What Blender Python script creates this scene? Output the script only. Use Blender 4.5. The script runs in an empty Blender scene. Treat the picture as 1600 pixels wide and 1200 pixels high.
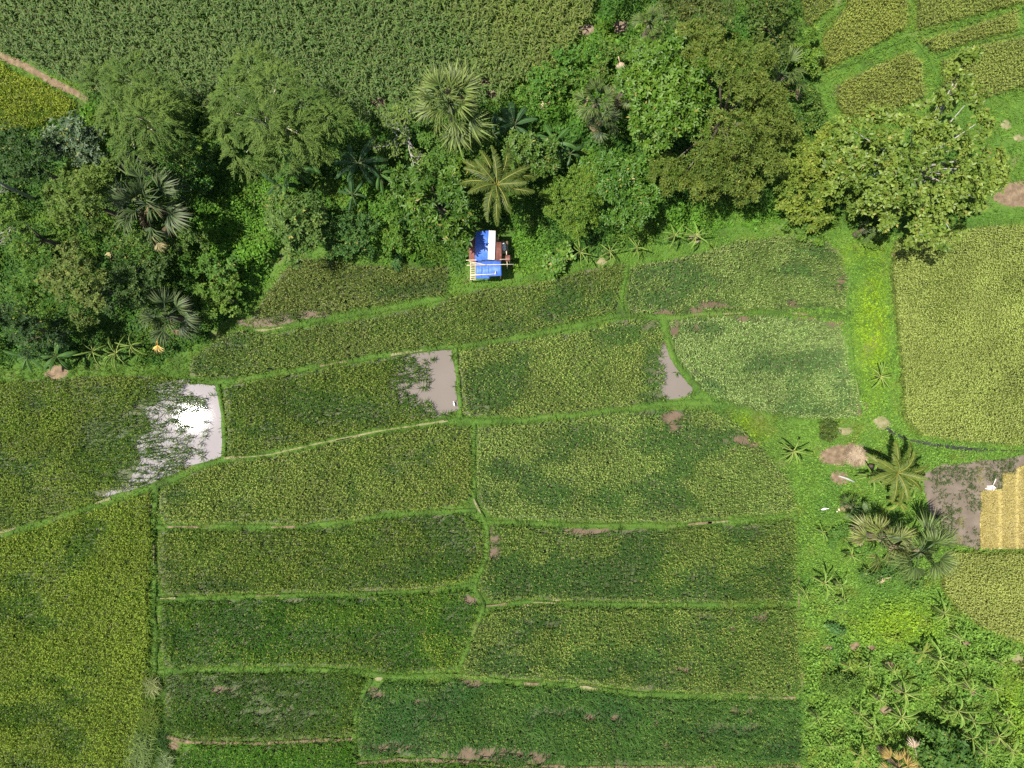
import bpy, math, random
import numpy as np

rng = np.random.default_rng(11)
random.seed(11)

# ------------------------------------------------------------------ camera, sky, sun, exposure
scene = bpy.context.scene
COL = scene.collection
S = 0.045                 # metres of flat ground per photograph pixel
FPX = 1081.0              # focal length in photograph pixels
H = S * FPX               # height of the drone above the fields

cam_d = bpy.data.cameras.new('camera')
cam_d.sensor_fit = 'HORIZONTAL'
cam_d.angle = 2 * math.atan(800 / FPX)
cam_d.clip_end = 6000
cam = bpy.data.objects.new('camera', cam_d)
COL.objects.link(cam)
cam.location = (0, 0, H)
cam.rotation_euler = (0, 0, 0)
scene.camera = cam

SUN = np.array([-500.0, -52.0, 1081.0]); SUN /= np.linalg.norm(SUN)
sun_el = math.asin(SUN[2]); sun_az = math.atan2(SUN[0], SUN[1])
w = bpy.data.worlds.new('World'); scene.world = w; w.use_nodes = True
nt = w.node_tree; nt.nodes.clear()
sky = nt.nodes.new('ShaderNodeTexSky'); sky.sky_type = 'NISHITA'; sky.sun_disc = False
sky.sun_elevation = sun_el; sky.sun_rotation = sun_az
sky.dust_density = 2.0; sky.air_density = 1.0
bg = nt.nodes.new('ShaderNodeBackground'); bg.inputs['Strength'].default_value = 0.07
wo = nt.nodes.new('ShaderNodeOutputWorld')
nt.links.new(sky.outputs[0], bg.inputs[0]); nt.links.new(bg.outputs[0], wo.inputs[0])

sd = bpy.data.lights.new('sun', 'SUN'); sd.energy = 4.8; sd.angle = math.radians(0.5); sd.color = (1.0, 0.955, 0.87)
so = bpy.data.objects.new('sun', sd); COL.objects.link(so)
from mathutils import Vector, Matrix
so.rotation_euler = Vector(SUN).to_track_quat('Z', 'Y').to_euler()
so.location = (-30, -3, 60)
scene.view_settings.view_transform = 'Standard'
scene.view_settings.look = 'None'
scene.view_settings.gamma = 1
scene.view_settings.use_curve_mapping = False
scene.view_settings.exposure = 0.85
scene.render.engine = 'CYCLES'
scene.cycles.use_denoising = False
scene.cycles.max_bounces = 5
scene.cycles.diffuse_bounces = 3
scene.cycles.glossy_bounces = 2
scene.cycles.transmission_bounces = 3
scene.cycles.sample_clamp_indirect = 4
scene.render.filter_size = 1.5 if hasattr(scene.render, 'filter_size') else 1.5

# ------------------------------------------------------------------ helpers
def P(px, py, z=0.0):
    k = S * (1 - z / H)
    return np.array([(px - 800) * k, (600 - py) * k, z])

def Pn(px, py, z):
    k = S * (1 - np.asarray(z) / H)
    return np.stack([(px - 800) * k, (600 - py) * k, np.broadcast_to(z, np.shape(px)) + 0 * px], -1)

def topx(x, y, z=0.0):
    k = S * (1 - z / H)
    return x / k + 800, 600 - y / k

_tab = np.random.default_rng(5).random((512, 512))
def vnoise(x, y, scale, seed=0):
    x = np.asarray(x) / scale + seed * 17.31; y = np.asarray(y) / scale + seed * 7.77
    xi = np.floor(x).astype(int); yi = np.floor(y).astype(int)
    fx = x - xi; fy = y - yi
    fx = fx * fx * (3 - 2 * fx); fy = fy * fy * (3 - 2 * fy)
    g = lambda a, b: _tab[a % 512, b % 512]
    return (g(xi, yi) * (1 - fx) + g(xi + 1, yi) * fx) * (1 - fy) + (g(xi, yi + 1) * (1 - fx) + g(xi + 1, yi + 1) * fx) * fy

def fbm(x, y, scale, seed=0, octs=3):
    s = 0; a = 1; t = 0
    for i in range(octs):
        s = s + a * vnoise(x, y, scale / 2 ** i, seed + i * 3); t += a; a *= 0.5
    return s / t

def inpoly(px, py, poly):
    ins = np.zeros(np.shape(px), bool)
    n = len(poly)
    for i in range(n):
        x1, y1 = poly[i]; x2, y2 = poly[(i + 1) % n]
        if y1 == y2: continue
        c = (y1 > py) != (y2 > py)
        ins ^= c & (px < (x2 - x1) * (py - y1) / (y2 - y1) + x1)
    return ins

def distline(px, py, line):
    d = np.full(np.shape(px), 1e9)
    for (x1, y1), (x2, y2) in zip(line[:-1], line[1:]):
        vx, vy = x2 - x1, y2 - y1
        t = np.clip(((px - x1) * vx + (py - y1) * vy) / (vx * vx + vy * vy + 1e-9), 0, 1)
        d = np.minimum(d, np.hypot(px - x1 - t * vx, py - y1 - t * vy))
    return d

class Geo:
    def __init__(s): s.v = []; s.q = []; s.t = []; s.c = []; s.n = 0
    def add(s, v, q=None, t=None, c=(1, 1, 1)):
        v = np.asarray(v, float).reshape(-1, 3)
        if len(v) == 0: return
        c = np.broadcast_to(np.asarray(c, float), v.shape)
        if q is not None and len(q): s.q.append(np.asarray(q, int).reshape(-1, 4) + s.n)
        if t is not None and len(t): s.t.append(np.asarray(t, int).reshape(-1, 3) + s.n)
        s.v.append(v); s.c.append(c); s.n += len(v)
    def mesh(s, name, mat, smooth=False):
        me = bpy.data.meshes.new(name)
        v = np.concatenate(s.v).astype(np.float32); c = np.concatenate(s.c).astype(np.float32)
        q = np.concatenate(s.q) if s.q else np.zeros((0, 4), int)
        t = np.concatenate(s.t) if s.t else np.zeros((0, 3), int)
        loops = np.concatenate([q.ravel(), t.ravel()]).astype(np.int32)
        tot = np.concatenate([np.full(len(q), 4), np.full(len(t), 3)]).astype(np.int32)
        st = np.concatenate([[0], np.cumsum(tot)[:-1]]).astype(np.int32)
        me.vertices.add(len(v)); me.vertices.foreach_set('co', v.ravel())
        me.loops.add(len(loops)); me.loops.foreach_set('vertex_index', loops)
        me.polygons.add(len(tot)); me.polygons.foreach_set('loop_start', st); me.polygons.foreach_set('loop_total', tot)
        if smooth: me.polygons.foreach_set('use_smooth', np.ones(len(tot), bool))
        at = me.attributes.new('Col', 'FLOAT_COLOR', 'POINT')
        at.data.foreach_set('color', np.concatenate([c, np.ones((len(c), 1), np.float32)], 1).ravel())
        me.materials.append(mat)
        me.update(calc_edges=True)
        return me
    def obj(s, name, mat, parent=None, smooth=False):
        return link(name, s.mesh(name, mat, smooth), parent)

def link(name, data, parent=None):
    o = bpy.data.objects.new(name, data); COL.objects.link(o)
    if parent is not None: o.parent = parent
    return o

def tag(o, label=None, cat=None, group=None, kind=None):
    if label: o['label'] = label
    if cat: o['category'] = cat
    if group: o['group'] = group
    if kind: o['kind'] = kind
    return o

def thing(name, loc, label, cat, group=None, rz=0.0):
    o = bpy.data.objects.new(name, None); COL.objects.link(o)
    o.location = tuple(loc); o.rotation_euler = (0, 0, rz)
    o.empty_display_size = 0.3
    return tag(o, label, cat, group)

def nrm(a): return a / (np.linalg.norm(a, axis=-1, keepdims=True) + 1e-9)

def blades(g, base, az, L, w, e0, e1, c, ctip=None):
    """arching grass-like blades, two segments each"""
    base = np.asarray(base, float); n = len(base)
    if n == 0: return
    az = np.broadcast_to(az, n); L = np.broadcast_to(L, n)[:, None]; w = np.broadcast_to(w, n)[:, None]
    e0 = np.broadcast_to(e0, n); e1 = np.broadcast_to(e1, n)
    d0 = np.stack([np.cos(az) * np.cos(e0), np.sin(az) * np.cos(e0), np.sin(e0)], 1)
    d1 = np.stack([np.cos(az) * np.cos(e1), np.sin(az) * np.cos(e1), np.sin(e1)], 1)
    sd_ = np.stack([-np.sin(az), np.cos(az), 0 * az], 1)
    p1 = base + d0 * L * .5; p2 = p1 + d1 * L * .5
    v = np.stack([base - sd_ * w * .3, base + sd_ * w * .3, p1 - sd_ * w * .5, p1 + sd_ * w * .5, p2], 1)
    i = np.arange(n)[:, None] * 5
    c = np.broadcast_to(c, (n, 3)); ct = c if ctip is None else np.broadcast_to(ctip, (n, 3))
    cc = np.stack([c, c, (c + ct) / 2, (c + ct) / 2, ct], 1)
    g.add(v.reshape(-1, 3), i + [0, 1, 3, 2], i + [2, 3, 4], cc.reshape(-1, 3))

def leaves(g, pos, d, nn, l, w, c, fold=0.12):
    n = len(pos)
    if n == 0: return
    l = np.broadcast_to(l, n)[:, None]; w = np.broadcast_to(w, n)[:, None]
    d = nrm(d); s = nrm(np.cross(nn, d)); up = np.cross(d, s)
    m = pos + d * l * .45
    v = np.stack([pos, m + s * w * .5 + up * l * fold, pos + d * l - up * l * fold * .6, m - s * w * .5 + up * l * fold], 1)
    i = np.arange(n)[:, None] * 4
    cc = np.repeat(np.broadcast_to(c, (n, 3)), 4, 0)
    g.add(v.reshape(-1, 3), None, np.concatenate([i + [0, 1, 2], i + [0, 2, 3]]), cc)

def tube(g, pts, rad, n=6, c=(1, 1, 1), cap=True):
    pts = np.asarray(pts, float); m = len(pts); rad = np.broadcast_to(rad, m)
    tan = np.gradient(pts, axis=0); tan = nrm(tan)
    ref = np.array([0.31, 0.17, 0.93]) if abs(tan[0][2]) < 0.9 else np.array([1.0, 0.1, 0])
    a = nrm(np.cross(tan, ref)); b = np.cross(tan, a)
    th = np.arange(n) / n * 2 * np.pi
    v = pts[:, None] + rad[:, None, None] * (a[:, None] * np.cos(th)[None, :, None] + b[:, None] * np.sin(th)[None, :, None])
    q = []
    for i in range(m - 1):
        for j in range(n):
            k = (j + 1) % n
            q.append([i * n + j, i * n + k, (i + 1) * n + k, (i + 1) * n + j])
    v = v.reshape(-1, 3); t = []
    if cap:
        v = np.concatenate([v, pts[:1], pts[-1:]])
        for j in range(n):
            k = (j + 1) % n
            t.append([m * n, k, j]); t.append([m * n + 1, (m - 1) * n + j, (m - 1) * n + k])
    g.add(v, q, t, c)

# ------------------------------------------------------------------ materials
def newmat(name):
    m = bpy.data.materials.new(name); m.use_nodes = True
    return m, m.node_tree, m.node_tree.nodes['Principled BSDF'], m.node_tree.nodes['Material Output']

def leafmat(name, rough=0.5, trans=0.25, spec=0.35, wrap=True):
    m, t, b, o = newmat(name)
    a = t.nodes.new('ShaderNodeAttribute'); a.attribute_name = 'Col'
    geo = t.nodes.new('ShaderNodeNewGeometry')
    no = t.nodes.new('ShaderNodeTexNoise'); no.inputs['Scale'].default_value = 3.0
    t.links.new(geo.outputs['Position'], no.inputs['Vector'])
    mr = t.nodes.new('ShaderNodeMapRange'); mr.inputs[3].default_value = 0.75; mr.inputs[4].default_value = 1.25
    t.links.new(no.outputs['Fac'], mr.inputs[0])
    mx = t.nodes.new('ShaderNodeVectorMath'); mx.operation = 'SCALE'
    t.links.new(a.outputs['Color'], mx.inputs[0]); t.links.new(mr.outputs[0], mx.inputs['Scale'])
    t.links.new(mx.outputs[0], b.inputs['Base Color'])
    b.inputs['Roughness'].default_value = rough
    b.inputs['Specular IOR Level'].default_value = spec
    tr = t.nodes.new('ShaderNodeBsdfTranslucent')
    t.links.new(mx.outputs[0], tr.inputs['Color'])
    ms = t.nodes.new('ShaderNodeMixShader'); ms.inputs[0].default_value = trans
    t.links.new(b.outputs[0], ms.inputs[1]); t.links.new(tr.outputs[0], ms.inputs[2])
    t.links.new(ms.outputs[0], o.inputs['Surface'])
    return m

def noisemat(name, cols, scale, rough=0.8, bump=0.0, bscale=None, detail=6, spec=0.3):
    m, t, b, o = newmat(name)
    geo = t.nodes.new('ShaderNodeTexCoord')
    no = t.nodes.new('ShaderNodeTexNoise'); no.inputs['Scale'].default_value = scale; no.inputs['Detail'].default_value = detail
    t.links.new(geo.outputs['Object'], no.inputs['Vector'])
    r = t.nodes.new('ShaderNodeValToRGB'); el = r.color_ramp.elements
    ps = np.linspace(0.3, 0.7, len(cols))
    el[0].position = ps[0]; el[0].color = (*cols[0], 1); el[1].position = ps[-1]; el[1].color = (*cols[-1], 1)
    for p, c in zip(ps[1:-1], cols[1:-1]):
        e = el.new(p); e.color = (*c, 1)
    t.links.new(no.outputs['Fac'], r.inputs[0]); t.links.new(r.outputs[0], b.inputs['Base Color'])
    b.inputs['Roughness'].default_value = rough; b.inputs['Specular IOR Level'].default_value = spec
    if bump:
        n2 = t.nodes.new('ShaderNodeTexNoise'); n2.inputs['Scale'].default_value = bscale or scale * 4; n2.inputs['Detail'].default_value = 8
        t.links.new(geo.outputs['Object'], n2.inputs['Vector'])
        bp = t.nodes.new('ShaderNodeBump'); bp.inputs['Strength'].default_value = bump; bp.inputs['Distance'].default_value = 0.1
        t.links.new(n2.outputs['Fac'], bp.inputs['Height']); t.links.new(bp.outputs[0], b.inputs['Normal'])
    return m

M_rice = leafmat('rice_leaf', 0.6, 0.25, 0.12)
M_grass = leafmat('grass_leaf', 0.6, 0.3, 0.12)
M_leaf = leafmat('broad_leaf', 0.55, 0.22, 0.18)
M_gloss = leafmat('glossy_leaf', 0.45, 0.2, 0.28)
M_palm = leafmat('palm_leaf', 0.5, 0.2, 0.22)
M_dry = leafmat('dry_leaf', 0.7, 0.15, 0.2)
M_bark = noisemat('bark', [(.10, .075, .05), (.2, .16, .12)], 6, .9, .4, 20)
M_palebark = noisemat('pale_bark', [(.26, .235, .21), (.42, .39, .35)], 5, .85, .3, 20)
M_ground = noisemat('grass_soil', [(.035, .06, .012), (.045, .095, .012), (.06, .125, .016), (.075, .14, .02), (.12, .13, .045)], 0.5, .95, .5, 9, 12)
M_soil = noisemat('bare_soil', [(.13, .098, .065), (.19, .14, .095), (.29, .22, .16)], 2.5, .95, .5, 14)
M_path = noisemat('trodden_earth', [(.11, .08, .045), (.17, .12, .075), (.24, .18, .11)], 3, .95, .5, 14)
M_pale = noisemat('dry_earth', [(.12, .14, .045), (.19, .18, .085), (.27, .23, .14)], 3, .95, .4, 14)
M_mud = noisemat('paddy_mud', [(.04, .06, .018), (.06, .075, .026), (.095, .085, .046)], 1.2, .6, .35, 10)  # wet weedy mud, with the shade beneath the rice put into its colour
M_bare = noisemat('bare_mud', [(.08, .054, .032), (.105, .073, .044), (.135, .096, .06)], 1.5, .6, .3, 12)
M_ditch = noisemat('wet_ditch', [(.015, .016, .014), (.05, .05, .045)], 2, .35, .3, 10)
M_straw = leafmat('straw', 0.75, 0.1, 0.2)
M_stub = noisemat('stubble_ground', [(.28, .22, .07), (.38, .31, .105), (.46, .39, .16)], 4, .9, .4, 20)
M_plot = noisemat('wet_plot', [(.095, .078, .055), (.135, .108, .08), (.17, .14, .108)], 1.2, .6, .3, 12)

def watermat(name, c, rough, bump, sc):
    m, t, b, o = newmat(name)
    tc = t.nodes.new('ShaderNodeTexCoord')
    no = t.nodes.new('ShaderNodeTexNoise'); no.inputs['Scale'].default_value = .5; no.inputs['Detail'].default_value = 3
    t.links.new(tc.outputs['Object'], no.inputs['Vector'])
    mx = t.nodes.new('ShaderNodeMix'); mx.data_type = 'RGBA'
    mx.inputs[6].default_value = (*[x * .88 for x in c], 1); mx.inputs[7].default_value = (*[x * 1.1 for x in c], 1)
    t.links.new(no.outputs['Fac'], mx.inputs[0]); t.links.new(mx.outputs[2], b.inputs['Base Color'])
    b.inputs['Roughness'].default_value = rough; b.inputs['IOR'].default_value = 1.33
    n2 = t.nodes.new('ShaderNodeTexNoise'); n2.inputs['Scale'].default_value = sc; n2.inputs['Detail'].default_value = 2
    t.links.new(tc.outputs['Object'], n2.inputs['Vector'])
    bp = t.nodes.new('ShaderNodeBump'); bp.inputs['Strength'].default_value = bump; bp.inputs['Distance'].default_value = 0.02
    t.links.new(n2.outputs['Fac'], bp.inputs['Height']); t.links.new(bp.outputs[0], b.inputs['Normal'])
    return m
M_water = watermat('muddy_sky_water', (.235, .215, .22), .022, .03, 15)  # muddy colour paled towards lilac to carry the reflected sky
M_brownwater = watermat('brown_water', (.165, .142, .122), .06, .02, 6)

def paintmat(name, c, rough, rust=None, amt=0.0):
    m, t, b, o = newmat(name)
    tc = t.nodes.new('ShaderNodeTexCoord')
    no = t.nodes.new('ShaderNodeTexNoise'); no.inputs['Scale'].default_value = 4; no.inputs['Detail'].default_value = 8
    t.links.new(tc.outputs['Object'], no.inputs['Vector'])
    mr = t.nodes.new('ShaderNodeMapRange'); mr.inputs[1].default_value = .62 - amt; mr.inputs[2].default_value = .75 - amt * .6
    t.links.new(no.outputs['Fac'], mr.inputs[0])
    mx = t.nodes.new('ShaderNodeMix'); mx.data_type = 'RGBA'
    mx.inputs[6].default_value = (*c, 1); mx.inputs[7].default_value = (*(rust or [x * .6 for x in c]), 1)
    t.links.new(mr.outputs[0], mx.inputs[0]); t.links.new(mx.outputs[2], b.inputs['Base Color'])
    b.inputs['Roughness'].default_value = rough
    return m
M_blue = paintmat('blue_sheet', (.05, .14, .52), .5, (.12, .2, .46), .12)
M_white = paintmat('white_sheet', (.78, .76, .73), .5, (.6, .56, .5), .02)
M_rust = paintmat('rusty_iron', (.17, .062, .045), .75, (.26, .12, .09), .1)
M_bamboo = paintmat('bamboo_pole', (.62, .52, .38), .6, (.42, .33, .22), .1)
M_wall = paintmat('woven_wall', (.3, .22, .13), .9, (.2, .14, .08), .1)
M_feather = paintmat('white_feather', (.82, .8, .76), .8, (.7, .68, .62), 0)

# ------------------------------------------------------------------ layout tables (photograph pixels on the ground)
FIELDS = [
 # poly, label, yellow share, green, yellow, dark patch amount, spacing, height
 ([(392,500),(440,425),(475,405),(540,412),(600,418),(640,420),(700,417),(697,458),(640,468),(560,480),(480,496),(410,508)], 'olive brown rice in the wedge shaped paddy just left of the hut', .42, (.060,.082,.024), (.20,.165,.06), .2),
 ([(297,588),(300,560),(365,516),(420,524),(500,510),(580,497),(680,478),(705,465),(760,452),(820,447),(880,432),(930,420),(975,412),(966,450),(964,484),(880,504),(800,523),(710,537),(620,546),(540,560),(460,573),(400,582),(350,590)], 'green rice in the long curved strip paddy below the hut', .42, (.056,.088,.023), (.21,.18,.06), .35),
 ([(985,418),(1050,405),(1100,395),(1150,378),(1230,370),(1280,368),(1310,395),(1325,440),(1318,480),(1250,482),(1180,482),(1110,483),(1050,490),(985,488),(976,470),(983,440)], 'pale speckled rice in the upper right paddy under the forest edge', .62, (.065,.10,.032), (.27,.25,.10), .35),
 ([(-90,603),(0,598),(60,594),(150,588),(240,589),(295,592),(336,603),(345,640),(347,712),(300,728),(240,752),(160,780),(90,803),(0,829),(-90,850)], 'thinning rice in the left paddy flooded at its right end', .55, (.052,.085,.014), (.17,.165,.028), .5),
 ([(350,606),(420,592),(500,579),(580,565),(650,551),(706,547),(712,590),(716,640),(680,653),(600,666),(500,685),(420,703),(357,713),(352,660)], 'dark patched rice in the paddy between the two flooded pools', .50, (.050,.080,.017), (.20,.185,.045), .6),
 ([(717,549),(800,536),(900,519),(980,500),(1030,502),(1038,540),(1058,580),(1082,605),(1080,618),(1000,630),(900,643),(800,650),(724,648),(720,590)], 'speckled rice in the central paddy with a brown puddle at its right end', .60, (.060,.092,.026), (.26,.235,.075), .3),
 ([(1045,502),(1110,497),(1180,494),(1250,497),(1310,505),(1320,540),(1330,600),(1348,640),(1330,652),(1250,652),(1180,638),(1130,623),(1100,610),(1075,580),(1054,545)], 'palest grey green rice in the rounded paddy beside the bright grass strip', .70, (.075,.115,.042), (.30,.29,.13), .3),
 ([(250,770),(320,732),(400,720),(500,699),(600,679),(690,666),(733,668),(735,720),(733,780),(700,792),(600,799),(560,808),(480,816),(380,816),(260,816),(250,800)], 'speckled rice in the paddy under the tan footpath', .58, (.056,.088,.022), (.23,.205,.055), .25),
 ([(747,670),(820,664),(920,653),(1000,642),(1050,640),(1110,643),(1150,662),(1190,702),(1225,742),(1240,790),(1238,798),(1150,805),(1050,815),(900,812),(800,810),(768,806),(748,780),(745,720)], 'speckled rice in the largest central paddy with a curved right side', .60, (.060,.095,.028), (.26,.24,.08), .3),
 ([(250,830),(400,830),(500,829),(580,815),(680,805),(733,803),(753,830),(755,870),(733,903),(680,917),(600,922),(480,924),(380,925),(260,930),(248,900)], 'rice turning dark green toward the lower right of the second left paddy', .48, (.046,.078,.016), (.20,.18,.04), .6),
 ([(768,822),(900,827),(1050,829),(1150,821),(1240,813),(1243,870),(1240,938),(1150,940),(1050,941),(900,937),(830,934),(770,940),(747,920),(751,905),(768,860)], 'rice with a dark green band along the lower side of the second right paddy', .50, (.048,.082,.022), (.22,.20,.055), .6),
 ([(252,943),(400,937),(560,934),(680,928),(728,924),(750,945),(738,970),(727,1010),(709,1045),(600,1050),(580,1044),(500,1039),(400,1040),(300,1039),(258,1044),(250,1000)], 'deep green rice with yellow flecks in the third left paddy', .30, (.042,.085,.014), (.20,.18,.035), .7),
 ([(772,954),(830,947),(900,950),(1050,952),(1150,953),(1240,951),(1248,1020),(1248,1083),(1150,1083),(1000,1077),(900,1063),(800,1060),(730,1054),(724,1040),(738,1000),(752,970)], 'patchy yellow and green rice in the third right paddy', .52, (.048,.085,.022), (.24,.21,.06), .65),
 ([(258,1058),(300,1052),(400,1052),(500,1052),(560,1055),(572,1064),(558,1085),(550,1110),(548,1150),(480,1153),(380,1156),(290,1153),(264,1140),(258,1100)], 'thin rows of dark green rice in the small lower left paddy', .22, (.046,.080,.016), (.18,.16,.035), .4),
 ([(570,1085),(600,1067),(680,1070),(715,1064),(800,1074),(900,1078),(1000,1092),(1150,1097),(1250,1097),(1252,1150),(1255,1190),(1150,1193),(950,1193),(800,1192),(700,1183),(620,1180),(562,1184),(560,1120)], 'dark green young rice with muddy gaps in the bottom middle paddy', .12, (.040,.082,.024), (.20,.19,.05), .3),
 ([(287,1174),(300,1166),(400,1168),(480,1163),(545,1161),(550,1190),(553,1290),(277,1290),(280,1190)], 'dense bright dark green rice cut off by the lower edge left of centre', .16, (.036,.088,.012), (.16,.18,.03), .3),
 ([(562,1196),(700,1195),(950,1206),(1255,1204),(1260,1290),(565,1290)], 'sliver of green rice along the lower edge of the view', .2, (.042,.088,.016), (.18,.18,.04), .3),
 ([(-90,862),(0,844),(90,815),(160,793),(233,770),(234,850),(232,950),(230,1050),(220,1120),(208,1200),(203,1290),(-90,1290)], 'yellow green ripening rice in the big lower left paddy', .66, (.062,.095,.014), (.205,.20,.03), .3),
 ([(1397,378),(1540,355),(1690,352),(1690,700),(1600,695),(1500,688),(1440,678),(1414,653),(1410,600),(1402,500),(1394,430)], 'fine tan green ripe rice in the big field at the right edge', .90, (.095,.115,.03), (.27,.245,.085), .1, .175),
 ([(1482,864),(1690,867),(1690,1008),(1590,1000),(1540,983),(1500,953),(1472,918),(1477,880)], 'tan ripe rice in the field right of the paired fan palms', .93, (.10,.115,.03), (.28,.24,.085), .1, .175),
 ([(1592,1037),(1690,1022),(1690,1058),(1602,1050)], 'tan corner of ripe rice by the right edge among banana plants', .9, (.10,.115,.03), (.28,.24,.085), .1, .19),
 ([(1255,-90),(1305,-90),(1300,10),(1275,28),(1262,42),(1252,0)], 'olive rice sliver beside the dark trees at the top', .75, (.075,.09,.025), (.21,.18,.05), .1, .2),
 ([(1335,-90),(1417,-90),(1417,10),(1415,40),(1370,68),(1330,88),(1287,108),(1285,60),(1322,12)], 'brownish yellow rice in the leftmost terrace of the top right corner', .88, (.085,.10,.025), (.22,.19,.052), .15, .2),
 ([(1432,-90),(1690,-90),(1690,-12),(1590,5),(1500,28),(1434,45)], 'olive rice in the topmost terrace of the top right corner', .8, (.08,.10,.028), (.21,.185,.055), .15, .2),
 ([(1439,64),(1500,47),(1588,18),(1588,45),(1530,60),(1460,82)], 'olive rice in the narrow lens shaped terrace at top right', .8, (.08,.10,.028), (.22,.19,.055), .1, .2),
 ([(1472,97),(1530,71),(1600,58),(1690,44),(1690,148),(1590,135),(1545,150),(1480,150)], 'olive rice in the terrace right of the large leaved tree top', .8, (.08,.10,.028), (.22,.195,.06), .1, .2),
 ([(1310,132),(1360,108),(1418,82),(1438,97),(1443,150),(1380,177),(1322,182),(1307,162)], 'olive yellow rice in the rounded terrace above the large leaved tree', .85, (.085,.10,.025), (.22,.19,.055), .1, .2),
 ([(-90,66),(0,100),(30,118),(60,128),(116,160),(108,180),(60,194),(0,204),(-90,210)], 'golden yellow rice in the top left corner beside the dirt path', .74, (.075,.105,.014), (.23,.20,.026), .5, .22),
]
BARE = [  # (field index, cx, cy, rx, ry, probability of removal)
 (3,334,660,16,58,.97),(3,302,662,22,24,.85),(3,318,610,18,10,.9),(3,320,695,24,16,.75),(3,300,610,20,14,.8),(3,276,690,40,30,.42),(3,272,640,30,30,.3),(3,235,680,50,50,.12),(3,180,772,34,5,.95),(3,250,742,60,7,.6),(3,298,705,40,16,.45),(3,312,722,30,9,.75),(3,215,735,50,18,.35),
 (4,692,592,24,56,1),(4,668,555,28,9,1),(4,640,560,22,9,.5),(4,665,612,22,16,.75),(4,690,640,26,16,.6),(4,645,600,24,34,.25),
 (5,1060,602,22,22,1),(5,1046,575,11,34,1),(5,1036,545,7,10,1),(5,1016,510,14,9,.85),(5,1020,620,20,8,.4),(5,1020,575,12,30,.3),
 (6,1056,515,6,12,1),(6,1090,512,8,5,.8),(6,1165,498,22,4,.95),(6,1110,505,6,4,.8),(6,1346,640,7,10,1),(6,1303,507,13,4,.95),(6,1250,499,20,3,.6),
 (8,1048,652,18,8,1),(8,1052,664,6,10,1),(8,1157,688,10,7,.95),(8,1178,697,8,5,.8),(8,1030,645,40,5,.5),
 (2,1120,476,26,6,.97),(2,1080,484,14,5,.8),(2,1037,488,12,4,.7),(2,1236,473,8,6,.9),(2,1315,445,5,16,.8),(2,1255,480,30,4,.5),
 (14,760,1178,60,8,.72),(14,760,1180,16,6,1),(14,610,1168,34,6,.7),(14,830,1182,24,7,.8),(14,584,1085,14,10,.85),(14,640,1098,34,4,.55),(14,650,1098,8,4,.9),(14,745,1070,26,5,.8),
 (14,1022,1131,6,6,1),(14,920,1122,7,6,.9),(14,960,1122,5,4,.9),(14,875,1115,40,6,.4),(14,1150,1112,8,5,.9),(14,1172,1115,7,5,.9),(14,1040,1168,6,5,.9),(14,1190,1088,20,6,.8),(14,1130,1140,60,8,.3),
 (13,345,1078,16,5,.85),(13,380,1085,80,30,.18),(13,420,1120,110,18,.22),
 (0,420,504,40,6,.8),(0,480,492,40,5,.6),(10,772,850,8,28,.75),(10,900,830,40,4,.7),(10,960,832,50,5,.5),(10,1160,826,30,4,.5),
 (12,845,972,30,10,.35),(12,1180,965,16,8,.6),(12,1145,985,6,5,.8),(12,1065,1048,16,4,.6),(9,680,806,60,6,.5),(9,470,826,60,4,.5),(11,732,938,10,7,.9),(11,420,940,140,4,.5),
 (17,238,795,6,8,.8),(1,620,560,50,4,.4),
]
BUNDS = [
 ([(386,515),(410,518),(480,504),(560,489),(640,476),(702,462)], 12),
 ([(296,596),(345,598),(420,587),(500,572),(580,558),(660,546),(712,542),(800,530),(900,511),(970,492),(1050,497),(1110,490),(1180,488),(1250,489),(1322,496)], 9),
 ([(981,412),(975,440),(970,470),(974,494)], 8),
 ([(340,600),(348,640),(351,680),(350,717)], 8),
 ([(-90,858),(0,837),(90,809),(160,786),(240,761),(300,733),(350,718),(420,711),(500,692),(600,672),(700,658),(735,659),(800,657),(900,648),(1000,636),(1080,628),(1120,630),(1180,646),(1250,660),(1345,664)], 12),
 ([(711,543),(716,590),(720,652)], 7),
 ([(1037,497),(1046,545),(1065,580),(1092,610),(1112,630)], 12),
 ([(740,660),(740,720),(740,780),(747,797),(761,815),(763,850),(757,885),(741,910),(742,928),(760,947),(746,975),(733,1010),(716,1050)], 9),
 ([(243,823),(380,823),(480,822),(580,808),(680,799),(744,797)], 9),
 ([(761,816),(900,820),(1050,822),(1150,813),(1247,805)], 9),
 ([(244,937),(400,931),(560,928),(680,922),(741,912)], 8),
 ([(760,947),(830,940),(900,943),(1050,946),(1150,946),(1248,944)], 8),
 ([(246,1051),(300,1046),(400,1046),(500,1046),(575,1053),(640,1058),(716,1055),(800,1067),(900,1071),(1000,1085),(1150,1090),(1256,1090)], 10),
 ([(578,1060),(563,1090),(555,1120),(553,1160),(556,1205)], 9),
 ([(258,1150),(290,1160),(400,1162),(480,1158),(553,1155)], 7),
 ([(556,1192),(620,1188),(700,1189),(800,1198),(950,1200),(1258,1198)], 8),
 ([(243,757),(241,820),(239,940),(241,1000),(239,1060),(236,1100),(232,1150),(222,1200),(215,1290)], 13),
 ([(1243,800),(1248,880),(1248,950),(1253,1050),(1257,1200),(1263,1290)], 10),
 ([(1328,425),(1324,490),(1332,560),(1342,620),(1355,662)], 9),
 ([(1240,124),(1330,96),(1380,73),(1425,52),(1500,37),(1590,10),(1690,-5)], 13),
 ([(1424,-90),(1424,52),(1455,90),(1475,130)], 10),
 ([(1455,90),(1530,65),(1600,50),(1690,36)], 8),
 ([(1320,-90),(1315,10),(1280,42),(1255,60)], 13),
]
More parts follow.
